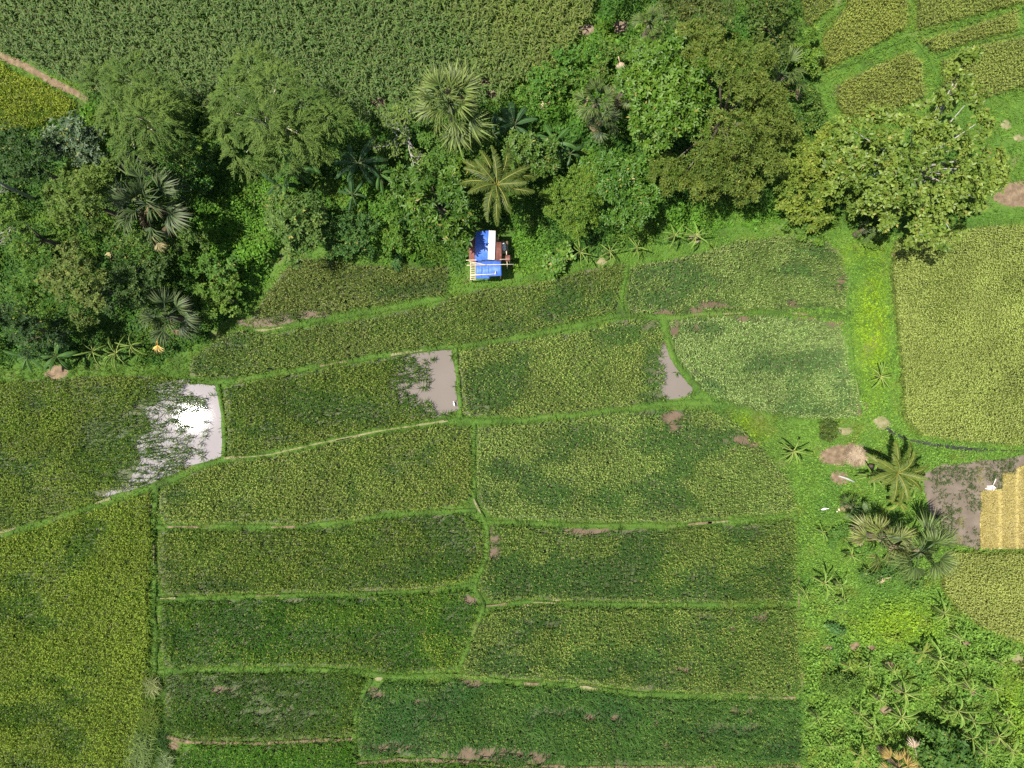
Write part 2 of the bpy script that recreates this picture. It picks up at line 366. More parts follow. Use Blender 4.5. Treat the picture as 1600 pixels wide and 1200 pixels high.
MAIZE = [(-110,-130),(935,-130),(930,5),(905,55),(868,98),(800,128),(790,150),(720,165),(650,176),(560,185),(540,165),(400,160),(250,150),(160,145),(135,135),(60,103),(0,78),(-110,28)]
FOREST = [(-110,208),(60,193),(120,172),(150,140),(300,150),(540,165),(560,185),(650,178),(760,156),(800,133),(870,106),(910,65),(940,0),(940,-130),(1248,-130),(1258,45),(1283,112),(1270,160),(1300,215),(1400,230),(1500,220),(1545,250),(1550,300),(1510,345),(1400,360),(1330,355),(1230,352),(1130,362),(1050,380),(960,395),(900,412),(830,428),(800,436),(730,438),(705,410),(640,410),(560,403),(480,393),(440,408),(390,480),(360,500),(295,550),(240,562),(100,566),(-110,570)]
PLOT = [(1440,742),(1470,728),(1530,720),(1600,711),(1700,708),(1700,862),(1600,858),(1530,858),(1482,850),(1450,800)]
STUB = [(1532,857),(1534,767),(1566,766),(1567,740),(1585,739),(1593,728),(1690,722),(1690,858)]
DITCH = [(1385,668),(1400,680),(1420,688),(1450,693),(1480,698),(1540,703),(1600,705),(1700,707)]
DIRT = [(-110,18),(0,86),(40,104),(70,122),(105,138),(140,158)]
TRAIL = [(350,717),(420,711),(500,692),(600,672),(700,658)]
SPOTS = [(325,163,11,'soil'),(917,45,11,'soil'),(970,42,12,'soil'),(590,158,10,'soil'),(758,128,6,'soil'),(768,146,7,'soil'),(940,409,7,'pale'),(88,582,14,'path'),
         (1305,712,20,'path'),(1312,747,12,'path'),(6,826,15,'pale'),(1588,305,28,'path'),(1572,195,8,'pale'),(1592,215,7,'pale'),(1320,672,10,'pale'),(1378,660,11,'pale'),
         (1336,1010,7,'path'),(1362,1013,6,'path'),(1390,1038,6,'path'),(1293,1012,6,'path'),(1385,1110,9,'path'),(1411,1082,5,'path'),(1510,1006,5,'path'),(1522,1083,5,'path'),
         (1552,1160,6,'path'),(1370,1087,5,'path'),(272,1166,7,'path'),(242,975,3,'pale'),(244,995,3,'pale'),(650,918,6,'pale'),(822,944,6,'pale'),(870,938,6,'pale'),(592,1060,5,'pale'),(560,735,0.1,'pale'),(1085,372,9,'pale'),(455,505,0.1,'pale'),(1400,398,7,'path'),(62,608,10,'pale'),(500,1050,0.1,'pale'),(1590,1030,9,'pale'),(1080,405,0.1,'pale'),(1330,700,9,'path')]
SPOTS = [s for s in SPOTS if s[2] > 1]

# ------------------------------------------------------------------ the ground and the sheets lying on it
def polysheet(name, poly, z, mat, label, cat=None, kind='structure', smoothn=0):
    me = bpy.data.meshes.new(name)
    pts = []
    n = len(poly)
    for i in range(n):
        (x1, y1), (x2, y2) = poly[i], poly[(i + 1) % n]
        k = max(1, int(math.hypot(x2 - x1, y2 - y1) / 14))
        for j in range(k):
            x = x1 + (x2 - x1) * j / k; y = y1 + (y2 - y1) * j / k
            jx = (vnoise(x, y, 12, 3) - .5) * 5; jy = (vnoise(x, y, 12, 8) - .5) * 5
            p = P(x + jx, y + jy, z); pts.append(tuple(p))
    me.from_pydata(pts, [], [list(range(len(pts)))])
    me.materials.append(mat); me.update()
    o = link(name, me)
    if me.polygons[0].normal.z < 0: me.flip_normals()
    return tag(o, label, cat, None, kind)

me = bpy.data.meshes.new('ground')
R = 1500
ring = [(-R, -R, 0), (R, -R, 0), (R, R, 0), (-R, R, 0)]
me.from_pydata(ring, [], [(0, 1, 2, 3)]); me.materials.append(M_ground); me.update()
tag(link('ground', me), 'green and brown weedy earth under all the fields', 'ground', None, 'structure')

for i, f in enumerate(FIELDS):
    polysheet('paddy_mud', f[0], 0.012 + 0.0, M_mud, 'mud floor of the paddy holding the ' + ' '.join(f[1].split()[:9]), 'mud')
polysheet('water', [(236,604),(262,596),(295,593),(336,603),(346,640),(348,712),(300,727),(240,751),(196,769),(160,781),(158,775),(200,752),(222,720),(214,690),(238,672),(226,640),(250,625)], 0.035, M_water, 'glaring flood water at the right end of the left paddy', 'water')
polysheet('water', [(630,553),(706,548),(712,590),(716,640),(700,650),(640,655),(600,640),(610,590)], 0.035, M_brownwater, 'grey brown pool at the right end of the dark patched paddy', 'water')
polysheet('water', [(1030,538),(1040,540),(1050,565),(1062,582),(1082,604),(1080,617),(1040,626),(1025,600)], 0.035, M_brownwater, 'brown puddle at the right end of the central paddy', 'water')
for (fi, cx, cy, rx, ry, pr) in BARE:
    if fi == 3 or (fi in (4, 5) and max(rx, ry) > 12) or pr < .6: continue
    th = np.arange(16) / 16 * 2 * np.pi
    q = 1.0 + .5 * vnoise(np.cos(th) * 2 + cx, np.sin(th) * 2 + cy, 1, 3)
    polysheet('mud_patch', [(cx + rx * a_ * math.cos(t_), cy + ry * a_ * math.sin(t_)) for a_, t_ in zip(q, th)], 0.02 + .004 * (BARE.index((fi, cx, cy, rx, ry, pr)) % 4), M_bare, None, 'mud')
polysheet('plot_mud', PLOT, 0.012, M_plot, 'grey brown muddy plot with seedlings right of the coconut palm', 'mud')
polysheet('stubble_ground', STUB, 0.03, M_stub, 'cut straw coloured stubble strips at the right edge', 'stubble ground')

def strip(name, line, wpx, h, mat, label, cat, zoff=0.0, rough=0.35, flat=False, kind='structure'):
    pts = []
    for (x1, y1), (x2, y2) in zip(line[:-1], line[1:]):
        k = max(1, int(math.hypot(x2 - x1, y2 - y1) / 8))
        for j in range(k): pts.append((x1 + (x2 - x1) * j / k, y1 + (y2 - y1) * j / k))
    pts.append(line[-1]); pts = np.array(pts, float)
    for _ in range(3):
        pts[1:-1] = (pts[:-2] + 2 * pts[1:-1] + pts[2:]) / 4
    tan = np.gradient(pts, axis=0); tan /= np.linalg.norm(tan, axis=1)[:, None] + 1e-9
    nor = np.stack([-tan[:, 1], tan[:, 0]], 1)
    prof = [(-.5, 0), (-.34, .75), (0, 1), (.34, .75), (.5, 0)] if not flat else [(-.5, 1), (0, 1), (.5, 1)]
    vs = []
    for i, (p, n) in enumerate(zip(pts, nor)):
        wv = wpx * (1 + rough * (vnoise(p[0], p[1], 14, 2) - .5) * 2)
        off = (vnoise(p[0], p[1], 18, 5) - .5) * wpx * .3
        for a, b in prof:
            q = p + n * (a * wv + off)
            z = zoff + h * b * (.8 + .4 * vnoise(q[0], q[1], 6, 9)) if not flat else zoff + h
            vs.append(P(q[0], q[1], z) if z > 0 else P(q[0], q[1], 0.0) + np.array([0, 0, z]))
    k = len(prof); qd = []
    for i in range(len(pts) - 1):
        for j in range(k - 1):
            qd.append([i * k + j, i * k + j + 1, (i + 1) * k + j + 1, (i + 1) * k + j])
    g = Geo(); g.add(np.array(vs), qd)
    o = g.obj(name, mat, None, True)
    if o.data.polygons[0].normal.z < 0: o.data.flip_normals()
    return tag(o, label, cat, None, kind)

for i, (line, wd) in enumerate(BUNDS):
    a, b = line[0], line[-1]
    brown = i in (14, 15)
    strip('bund', line, wd, 0.22, M_path if brown else M_ground, None, 'bund', -0.03)
strip('dirt_path', DIRT, 11, 0.02, M_path, 'reddish brown dirt path beside the maize at top left', 'path', 0.0, .25, True)
strip('footpath', TRAIL, 1.9, 0.245, M_pale, 'thin tan trodden footpath on top of the bund', 'path', 0.0, .5, True)
strip('ditch', DITCH[4:], 2.2, 0.028, M_ditch, 'thin weedy end of the wet ditch running to the right edge', 'ditch', 0.0, .8, True)
strip('ditch', DITCH[:6], 5.5, 0.03, M_ditch, 'narrow black wet ditch below the big right field', 'ditch', 0.0, .5, True)

rs = np.random.default_rng(77)
for bi, (line, wd) in enumerate(BUNDS[:19]):
    tot = sum(math.hypot(b[0] - a[0], b[1] - a[1]) for a, b in zip(line[:-1], line[1:]))
    dense = []
    for a, b in zip(line[:-1], line[1:]):
        kk = max(2, int(math.hypot(b[0] - a[0], b[1] - a[1]) / 6))
        dense += [(a[0] + (b[0] - a[0]) * j / kk, a[1] + (b[1] - a[1]) * j / kk) for j in range(kk)]
    for r_ in range(int(tot / 230)):
        i0 = rs.integers(0, max(1, len(dense) - 9)); seg = dense[i0:i0 + rs.integers(5, 10)]
        if len(seg) < 4 or seg[0][0] < 0 or seg[0][1] > 1195: continue
        off = rs.normal(0, wd * .12)
        seg = [(x, y + off) for x, y in seg]
        strip('trodden_patch', seg, 2.6, 0.235, M_pale if rs.random() < .5 else M_path, None, 'bare earth', 0.0, .9, True)

def disc(cx, cy, r, mat, name, label, hgt=.06):
    n = 18; th = np.arange(n) / n * 2 * np.pi
    rr = r * (.7 + .6 * vnoise(np.cos(th) * 3 + cx, np.sin(th) * 3 + cy, 1.3, 4))
    v = [P(cx, cy, hgt)]
    for f, z in ((.55, hgt * .9), (1.0, .006)):
        for t_, q in zip(th, rr): v.append(P(cx + math.cos(t_) * q * f * 1.2, cy + math.sin(t_) * q * f * .85, z))
    t = [[0, 1 + (i + 1) % n, 1 + i] for i in range(n)]
    q = [[1 + i, 1 + (i + 1) % n, 1 + n + (i + 1) % n, 1 + n + i] for i in range(n)]
    g = Geo(); g.add(np.array(v), q, t)
    o = g.obj(name, mat, None, True)
    if o.data.polygons[0].normal.z < 0: o.data.flip_normals()
    tag(o, label, 'bare soil', None, 'structure')
for (cx, cy, r, k) in SPOTS:
    disc(cx, cy, r, {'soil': M_soil, 'pale': M_pale, 'path': M_path}[k], 'soil_patch', None)

# ------------------------------------------------------------------ rice
def lerp(a, b, t): return np.asarray(a) * (1 - t[:, None]) + np.asarray(b) * t[:, None]
YZ = 0.45
def rice_field(idx, f):
    poly, label, ysh, cg, cy, dark = f[:6]
    sp = (f[6] if len(f) > 6 else (.205 if idx == 3 else .232)) / S
    xs = [p[0] for p in poly]; ys = [p[1] for p in poly]
    x0, x1, y0, y1 = max(min(xs), -85), min(max(xs), 1685), max(min(ys), -85), min(max(ys), 1285)
    ang = [.0, -.12, .04, -.08, -.14, -.08, .0, -.1, -.02, .0, .0, .0, .02, .05, .03, 0, 0, .0][idx] if idx < 18 else .03
    cxm, cym = (x0 + x1) / 2, (y0 + y1) / 2
    hw = math.hypot(x1 - x0, y1 - y0) / 2 + 20
    n = int(2 * hw / sp)
    gx, gy = np.meshgrid(np.linspace(-hw, hw, n), np.linspace(-hw, hw, n))
    gx = gx.ravel(); gy = gy.ravel()
    px = cxm + gx * math.cos(ang) - gy * math.sin(ang); py = cym + gx * math.sin(ang) + gy * math.cos(ang)
    px += (vnoise(px, py, 60, 1) - .5) * 14 + rng.normal(0, sp * .12, len(px))
    py += (vnoise(px, py, 60, 2) - .5) * 14 + rng.normal(0, sp * .12, len(px))
    k = inpoly(px, py, poly) & (px > -85) & (px < 1685) & (py > -85) & (py < 1285)
    px, py = px[k], py[k]
    # distance to the paddy rim
    rim = distline(px, py, poly + poly[:1])
    dk = np.clip((fbm(px, py * 1.8, 85, 20 + idx, 3) - (.62 - .18 * dark)) * 9, 0, 1)
    dk = np.maximum(dk, np.clip((fbm(px, py, 26, 60 + idx, 2) - (.78 - .12 * dark)) * 7, 0, 1))
    if idx == 3: dk = np.maximum(dk, np.clip((px - 150 - 45 * fbm(px, py, 40, 3)) / 70, 0, 1) * np.clip((px + 260 - py * .3) / 60, 0, 1))
    if idx == 4: dk = np.maximum(dk, np.clip(1.25 - np.hypot((px - 520) / 130, (py - 635) / 26) - (fbm(px, py, 20, 4) - .5), 0, 1)); dk = np.maximum(dk, np.clip((px - 628) / 22 + (fbm(px, py, 22, 6) - .5) * 3, 0, 1) * (py < 655))
    if idx == 9: dk = np.maximum(dk, np.clip(((px - 500) / 160 + (py - 850) / 80 - .4) * 1 + (fbm(px, py, 30, 4) - .5) * 2.5, 0, 1) * (rim > 8))
    if idx == 10: dk = np.maximum(dk, np.clip((py - 868 - (px - 770) * .05) / 25 + (fbm(px, py, 30, 4) - .5) * 3.2, 0, 1) * np.clip((1215 - px) / 60, 0, 1))
    if idx == 11: dk = np.maximum(dk, np.clip(1.1 - np.abs(py - 985) / 34 + (fbm(px, py, 30, 5) - .5) * 3, 0, 1))
    if idx == 12: dk = np.maximum(dk, np.clip(1.2 - np.hypot((px - 960) / 190, (py - 1040) / 34) + (fbm(px, py, 30, 5) - .5) * 3, 0, 1))
    dk *= np.clip(rim / 9, .15, 1) * (.25 if ysh > .78 else .9)
    keep = np.ones(len(px), bool)
    for (fi, cx, cy_, rx, ry, pr) in BARE:
        if fi != idx: continue
        d = np.hypot((px - cx) / rx, (py - cy_) / ry) + (fbm(px, py * 1.6, 16, 31, 2) - .5) * 1.1
        inside = d < 1
        clump = fbm(px * .55, py * 1.8, 9, 41, 2)
        th = np.quantile(clump, pr) if 0 < pr < 1 else 2
        keep &= ~(inside & (clump < th if pr < 1 else True))
        dk = np.maximum(dk, np.clip(1.9 - d, 0, 1) * .9 * (1 if max(rx, ry) > 12 else .5))
    keep &= rng.random(len(px)) > .015
    px, py, dk, rim = px[keep], py[keep], dk[keep], rim[keep]
    n = len(px)
    if n == 0: return
    g = Geo()
    pos = Pn(px, py, YZ); pos[:, 2] = 0.02
    hh = (0.62 + .16 * rng.random(n)) * (1 - .25 * dk)
    fine = sp < 4.8
    tint = .78 + .44 * fbm(px, py, 40, 77 + idx, 2)
    ripe = np.clip(ysh + (fbm(px, py, 50, 90 + idx, 2) - .5) * .5, 0, 1) * (1 - .9 * dk)
    cy = np.array(cy) * np.array([.80, 1.03, .80]) * (1.26 if ysh > .78 else 1.08)
    green = np.array(cg) * [1.5, 1.66, 1.05]; dgreen = np.array([cg[0] * .95, cg[1] * 1.32, cg[2] * .92])
    ripe = np.clip(ripe * (1 + .5 * np.exp(-rim / 5)), 0, 1)
    nb = 5 if fine else 7
    R0 = .55 if fine else 1.0
    for b in range(nb):
        az = rng.random(n) * 6.283
        c = lerp(green, dgreen, dk) * (tint * (.75 + .5 * rng.random(n)))[:, None]
        c = c + (np.array(cy) * .45 - c * .3) * (ripe * .62)[:, None]
        blades(g, pos + np.stack([rng.normal(0, .02, n), rng.normal(0, .02, n), 0 * hh], 1), az, hh * (1.0 + .25 * rng.random(n)), (.03 if fine else .036) + .02 * rng.random(n),
               np.radians(62 + 20 * rng.random(n)), np.radians(5 + 50 * rng.random(n)), c, c * 1.15)
    npan = 4
    for b in range(npan):
        m = rng.random(n) < ripe * (1.1 if fine else 1.0)
        k = m.sum()
        if not k: continue
        az = rng.random(k) * 6.283
        base = pos[m].copy(); rr = (.015 + .05 * rng.random(k)) * R0
        base[:, 0] += np.cos(az) * rr; base[:, 1] += np.sin(az) * rr; base[:, 2] += hh[m] * (.92 + .16 * rng.random(k))
        c = np.array(cy) * (tint[m] * (.75 + .55 * rng.random(k)))[:, None]
        c[:, 1] *= .94 + .14 * rng.random(k)
        blades(g, base, az + rng.normal(0, .5, k), (.09 if fine else .105) + .06 * rng.random(k), .036 + .02 * rng.random(k), np.radians(5 + 25 * rng.random(k)), np.radians(-30 - 35 * rng.random(k)), c)
    o = g.obj('rice_crop', M_rice)
    tag(o, label, 'rice', 'rice crops standing in the paddies', 'stuff')

for i, f in enumerate(FIELDS): rice_field(i, f)

# ------------------------------------------------------------------ maize
def maize():
    sx, sy = .37 / S, .33 / S
    gx, gy = np.meshgrid(np.arange(-85, 960, sx), np.arange(-85, 200, sy))
    px = gx.ravel(); py = gy.ravel()
    px = px + rng.normal(0, 2.0, len(px)); py = py + rng.normal(0, 2.2, len(py)) + px * .03
    k = inpoly(px, py, MAIZE)
    for (cx, cy, r, kk) in SPOTS: k &= np.hypot(px - cx, py - cy) > r * 1.15
    k &= rng.random(len(px)) > .03
    px, py = px[k], py[k]; n = len(px)
    hh = 1.35 + .4 * rng.random(n)
    pos = Pn(px, py, 1.3); pos[:, 2] = 0
    g = Geo()
    yl = np.clip((px - 690) / 140 + (fbm(px, py, 50, 12) - .5) * 2.0, 0, 1) * .55 + .15 * fbm(px, py, 70, 14)
    for lf in range(10):
        az = rng.random(n) * 6.283
        b = pos.copy(); b[:, 2] = hh * (.35 + .065 * lf)
        c = lerp((.070, .128, .030), (.15, .185, .032), np.clip(yl + rng.normal(0, .1, n), 0, 1)) * (.7 + .55 * rng.random(n))[:, None]
        L = .48 + .22 * rng.random(n) - .016 * lf
        blades(g, b, az, L, (.058 + .028 * rng.random(n)), np.radians(25 + 25 * rng.random(n)), np.radians(-20 - 40 * rng.random(n)), c, c * 1.05)
    for tb in range(3):
        az = rng.random(n) * 6.283; b = pos.copy(); b[:, 2] = hh
        c = np.array((.21, .215, .085)) * (.7 + .5 * rng.random(n))[:, None]
        blades(g, b, az, .22 + .1 * rng.random(n), .028, np.radians(55 + 25 * rng.random(n)), np.radians(0 + 40 * rng.random(n)), c)
    for j in range(3):
        th = np.pi * j / 3
    blades(g, pos, rng.random(n) * 6.28, hh, .04, np.radians(88), np.radians(88), np.array((.08, .11, .03)))
    tag(g.obj('maize_crop', M_leaf), 'dense grey green maize filling the top of the view', 'maize', None, 'stuff')
maize()

# ------------------------------------------------------------------ grass on bunds, meadow and banks
def paddy_mask(px, py):
    m = np.zeros(len(px), bool)
    for f in FIELDS: m |= inpoly(px, py, f[0])
    return m
def free_ground(n, x0=-85, x1=1685, y0=-85, y1=1285):
    px = x0 + (x1 - x0) * rng.random(n); py = y0 + (y1 - y0) * rng.random(n)
    jx = (vnoise(px, py, 9, 51) - .5) * 7; jy = (vnoise(px, py, 9, 52) - .5) * 7
    k = ~paddy_mask(px + jx, py + jy) & ~inpoly(px, py, MAIZE) & ~inpoly(px + jx, py + jy, STUB)
    for (cx, cy, r, kk) in SPOTS: k &= (np.hypot((px - cx) / 1.2, (py - cy) / .85) > r * (.75 + .5 * rng.random(n)))
    k &= (distline(px, py, DITCH[:6]) > 1.6 + 2.4 * rng.random(n)) & (distline(px, py, DITCH) > .6 + .8 * rng.random(n))
    k &= (distline(px, py, DIRT) > 4.5 + 2.5 * rng.random(n))
    k &= (distline(px, py, TRAIL) > 1.6)
    pl = inpoly(px, py, PLOT)
    k &= ~pl
    return px[k], py[k]

def bund_height(px, py):
    z = np.zeros(len(px))
    for line, wd in BUNDS:
        d = distline(px, py, line)
        z = np.maximum(z, .2 * np.clip(1 - (d / (wd * .5)) ** 2, 0, 1))
    return z

def gz(px, py, cx, cy, rx, ry): return np.clip(1.4 - np.hypot((px - cx) / rx, (py - cy) / ry), 0, 1)
def grass_colour(px, py):
    n = len(px)
    c = np.tile(np.array((.135, .25, .034)), (n, 1))
    br = np.maximum(gz(px, py, 1365, 510, 26, 110), gz(px, py, 1165, 670, 40, 26) * .8)
    br = np.maximum(br, gz(px, py, 1400, 975, 70, 35) * .75); br = np.maximum(br, gz(px, py, 1590, 1110, 40, 60) * .6)
    br = np.maximum(br, gz(px, py, 1350, 395, 40, 20) * .6)
    c = lerp3(c, np.array((.20, .31, .012)), br)
    left = np.clip((420 - px) / 300, 0, 1) * (py > 500)
    c = lerp3(c, np.array((.085, .155, .014)), left * .7)
    dk = np.clip((fbm(px, py, 45, 71, 3) - .52) * 5, 0, 1)
    c = lerp3(c, np.array((.085, .19, .03)), dk * .7 * (1 - br))
    ye = np.clip((fbm(px, py, 22, 75, 2) - .62) * 6, 0, 1)
    c = lerp3(c, np.array((.16, .20, .03)), ye * .55)
    inner = (px < 1240) & (py > 480)
    c = np.where(inner[:, None], c * [.82, .80, .9], c)
    return c
def lerp3(a, b, t): return a * (1 - t[:, None]) + b * t[:, None]

def grass():
    px, py = free_ground(170000)
    fo = inpoly(px, py, FOREST)
    k = ~fo | (rng.random(len(px)) < .12)
    px, py = px[k], py[k]; n = len(px)
    z = bund_height(px, py)
    onb = z > .03
    meadow = ((px > 1110) & (py > 640)) | ((px > 1270) & (py < 330)) | ((px > 1320) & (px < 1415))
    c0 = grass_colour(px, py)
    hh = np.where(onb & ~meadow, .13, .24) * (.7 + .6 * rng.random(n)) * (.6 + .8 * fbm(px, py, 15, 33, 2))
    reed = gz(px, py, 232, 1130, 14, 90); hh = hh * (1 + 2.5 * reed)
    pos = Pn(px, py, .2); pos[:, 2] = z - .01
    g = Geo()
    for b in range(3):
        az = rng.random(n) * 6.283
        c = c0 * (.65 + .7 * rng.random(n))[:, None]
        blades(g, pos + np.stack([rng.normal(0, .05, n), rng.normal(0, .05, n), 0 * z], 1), az, hh * (1 + .6 * rng.random(n)), .022 + .022 * rng.random(n),
               np.radians(45 + 35 * rng.random(n)), np.radians(-10 + 50 * rng.random(n)), c, c * 1.12)
    tag(g.obj('grass', M_grass), 'bright green grass and weeds on bunds, banks and meadow', 'grass', None, 'stuff')
    # low broad-leaved weeds in the meadow
    px, py = free_ground(120000, 1100, 1685, 370, 1285)
    k = ~inpoly(px, py, FOREST); px, py = px[k], py[k]; n = len(px)
    lump = fbm(px, py, 18, 44, 3)
    pos = Pn(px, py, .3); low = np.clip((py - 880) / 120, 0, 1) * (px > 1255)
    pos[:, 2] = .08 + (.45 + .9 * low) * np.clip(lump - .35, 0, 1) * (.5 + .7 * rng.random(n))
    c = grass_colour(px, py) * (.6 + .75 * rng.random(n))[:, None]
    nn = nrm(np.stack([rng.normal(0, .5, n), rng.normal(0, .5, n), np.ones(n)], 1)); d = np.cross(nn, rng.normal(0, 1, (n, 3)))
    g = Geo(); ls = (.09 + .10 * rng.random(n)) * (1 + .7 * low * rng.random(n)); leaves(g, pos, d, nn, ls, ls * (.4 + .25 * rng.random(n)), c)
    tag(g.obj('weeds', M_leaf), 'low leafy weeds carpeting the meadow at lower right', 'weeds', None, 'stuff')
grass()

# ------------------------------------------------------------------ forest undergrowth
def undergrowth():
    n = 330000
    px = -85 + 1660 * rng.random(n); py = -85 + 670 * rng.random(n)
    jx = (vnoise(px, py, 18, 55) - .5) * 22; jy = (vnoise(px, py, 18, 56) - .5) * 22
    k = inpoly(px + jx, py + jy, FOREST) & ~inpoly(px, py, MAIZE) & ~paddy_mask(px, py)
    k &= ~((px > 726) & (px < 800) & (py > 356) & (py < 440))
    for (cx, cy, r, kk) in SPOTS: k &= np.hypot(px - cx, py - cy) > r
    px, py = px[k], py[k]; n = len(px)
    lump = np.clip((fbm(px, py, 48, 81, 3) - .28) * 1.9, 0, 1.2)
    edge = np.clip(distline(px, py, FOREST + FOREST[:1]) / 40, .15, 1)
    z = (.2 + 2.6 * lump * lump) * edge
    g_x = (np.clip((fbm(px + 3, py, 48, 81, 3) - .28) * 1.9, 0, 1.2) ** 2 - lump ** 2) / (3 * S) * 1.9
    g_y = -(np.clip((fbm(px, py + 3, 48, 81, 3) - .28) * 1.9, 0, 1.2) ** 2 - lump ** 2) / (3 * S) * 1.9
    pos = Pn(px, py, z * .8); pos[:, 2] = z * (.75 + .3 * rng.random(n))
    nn = nrm(np.stack([-g_x * .6 + rng.normal(0, .55, n), -g_y * .6 + rng.normal(0, .55, n), np.ones(n)], 1))
    d = nrm(np.cross(nn, rng.normal(0, 1, (n, 3)))); d[:, 2] -= .25
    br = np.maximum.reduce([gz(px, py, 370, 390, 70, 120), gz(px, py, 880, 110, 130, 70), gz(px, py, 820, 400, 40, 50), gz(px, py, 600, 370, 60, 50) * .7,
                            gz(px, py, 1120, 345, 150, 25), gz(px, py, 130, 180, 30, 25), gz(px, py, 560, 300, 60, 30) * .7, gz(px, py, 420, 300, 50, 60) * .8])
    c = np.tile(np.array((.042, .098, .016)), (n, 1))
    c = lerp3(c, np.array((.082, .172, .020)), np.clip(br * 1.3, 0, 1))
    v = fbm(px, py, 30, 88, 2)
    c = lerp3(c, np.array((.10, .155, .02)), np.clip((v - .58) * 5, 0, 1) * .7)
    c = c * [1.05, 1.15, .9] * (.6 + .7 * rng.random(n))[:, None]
    ls = .12 + .10 * rng.random(n) + .12 * (fbm(px, py, 35, 93, 2) > .62)
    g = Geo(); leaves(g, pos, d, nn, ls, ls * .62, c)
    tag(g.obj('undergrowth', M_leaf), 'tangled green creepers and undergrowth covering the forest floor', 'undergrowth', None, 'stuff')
undergrowth()

# ------------------------------------------------------------------ trees
def crown_lumps(lumps):
    out = []
    for (cx, cy, r, z) in lumps:
        k = S * (1 - z / H)
        z2 = z * (1 + rng.normal(0, .05))
        out.append((P(cx, cy, z2), r * k * (.86 + .16 * rng.random())))
    return out
def sub_lumps(L):
    out = []
    for c, r in L:
        out.append((c, r))
        for i in range(3):
            a = rng.random() * 6.283
            out.append((c + np.array([math.cos(a), math.sin(a), -.1 - .5 * rng.random()]) * r * (.72 + .25 * rng.random()), r * (.34 + .22 * rng.random())))
    return out

def make_tree(name, label, cat, lumps, base=None, leaf=(.22, .11), dens=34, c1=(.04, .085, .02), c2=(.08, .13, .03), mat=None,
              whorl=4, flat=.72, group=None, bark=None, droop=.2, trunk_r=.16, gap=.0, limbs=True, pull=.6):
    c1 = np.array(c1) * [1.08, 1.13, .8]; c2 = np.array(c2) * [1.08, 1.13, .8]
    L = crown_lumps(lumps)
    C0 = np.mean([c for c, r in L], 0)
    b = np.array([C0[0], C0[1], 0]) if base is None else P(base[0], base[1], 0)
    root = thing(name, b, label, cat, group)
    g = Geo()
    for li, (c, r) in enumerate(sub_lumps(L)):
        n = max(24, int(dens * 2.6 * r * r * 3.14 / whorl * 1.15))
        d = nrm(rng.normal(0, 1, (n * 2, 3))); d = d[d[:, 2] > -.45][:n]; n = len(d)
        bump = 1 + .32 * (fbm(d[:, 0] * 3 + li * 9, d[:, 1] * 3 + d[:, 2] * 2, 1.1, 100 + li, 2) - .5) * 2
        rad = r * bump * (.62 + .42 * rng.random(n) ** .5)
        pos = c + d * rad[:, None] * [1, 1, flat]
        nc = max(3, n // 11); ci = rng.integers(0, nc, n)
        pos = pos * (1 - pull) + pull * (pos[ci] + rng.normal(0, leaf[0] * .75, (n, 3)))
        if gap:
            kk = fbm(pos[:, 0] * 40, pos[:, 1] * 40, 26, 120, 2) > gap
            pos, d = pos[kk], d[kk]; n = len(pos)
        t = np.clip(.5 * rng.random() + .55 * fbm(pos[:, 0] * 20, pos[:, 1] * 20, 30, 130 + li, 2) + rng.normal(0, .18, n), 0, 1)
        ax = nrm(d * .6 + np.array([0, 0, .75]) + rng.normal(0, .25, (n, 3)))
        ref = nrm(np.cross(ax, rng.normal(0, 1, (n, 3)))); ref2 = np.cross(ax, ref)
        for w_ in range(whorl):
            a = 6.283 * w_ / whorl + rng.normal(0, .35, n)
            dr = ref * np.cos(a)[:, None] + ref2 * np.sin(a)[:, None]
            dd = nrm(dr + ax * (.35 - droop + .3 * rng.random(n))[:, None])
            nn = nrm(ax - dd * np.sum(ax * dd, 1)[:, None])
            l = leaf[0] * (.7 + .6 * rng.random(n))
            cc = lerp(c1, c2, np.clip(t + rng.normal(0, .15, n), 0, 1)) * (.75 + .45 * rng.random(n))[:, None]
            yl_ = rng.random(n) < .022; cc[yl_] = np.array((.24, .22, .05)) * (.7 + .5 * rng.random(yl_.sum()))[:, None]
            leaves(g, pos - b + dd * .02, dd, nn, l, l * leaf[1] / leaf[0], cc)
    g.obj('crown', mat or M_leaf, root)
    bk = bark or M_bark
    zt = max(.5, C0[2] * .45)
    top = np.array([(C0[0] - b[0]) * .5, (C0[1] - b[1]) * .5, zt])
    g = Geo(); tube(g, [(0, 0, -.1), top * [.3, .3, .5], top], [trunk_r * 1.25, trunk_r, trunk_r * .8], 8)
    tr = g.obj('trunk', bk, root, True)
    if limbs:
        for (c, r) in L:
            e = c - b; m = top + (e - top) * .5 + [0, 0, .15]
            g = Geo(); tube(g, [top - [0, 0, .1], m, e], [trunk_r * .5, trunk_r * .16, .012], 6)
            g.obj('limb', bk, root, True)
    return root

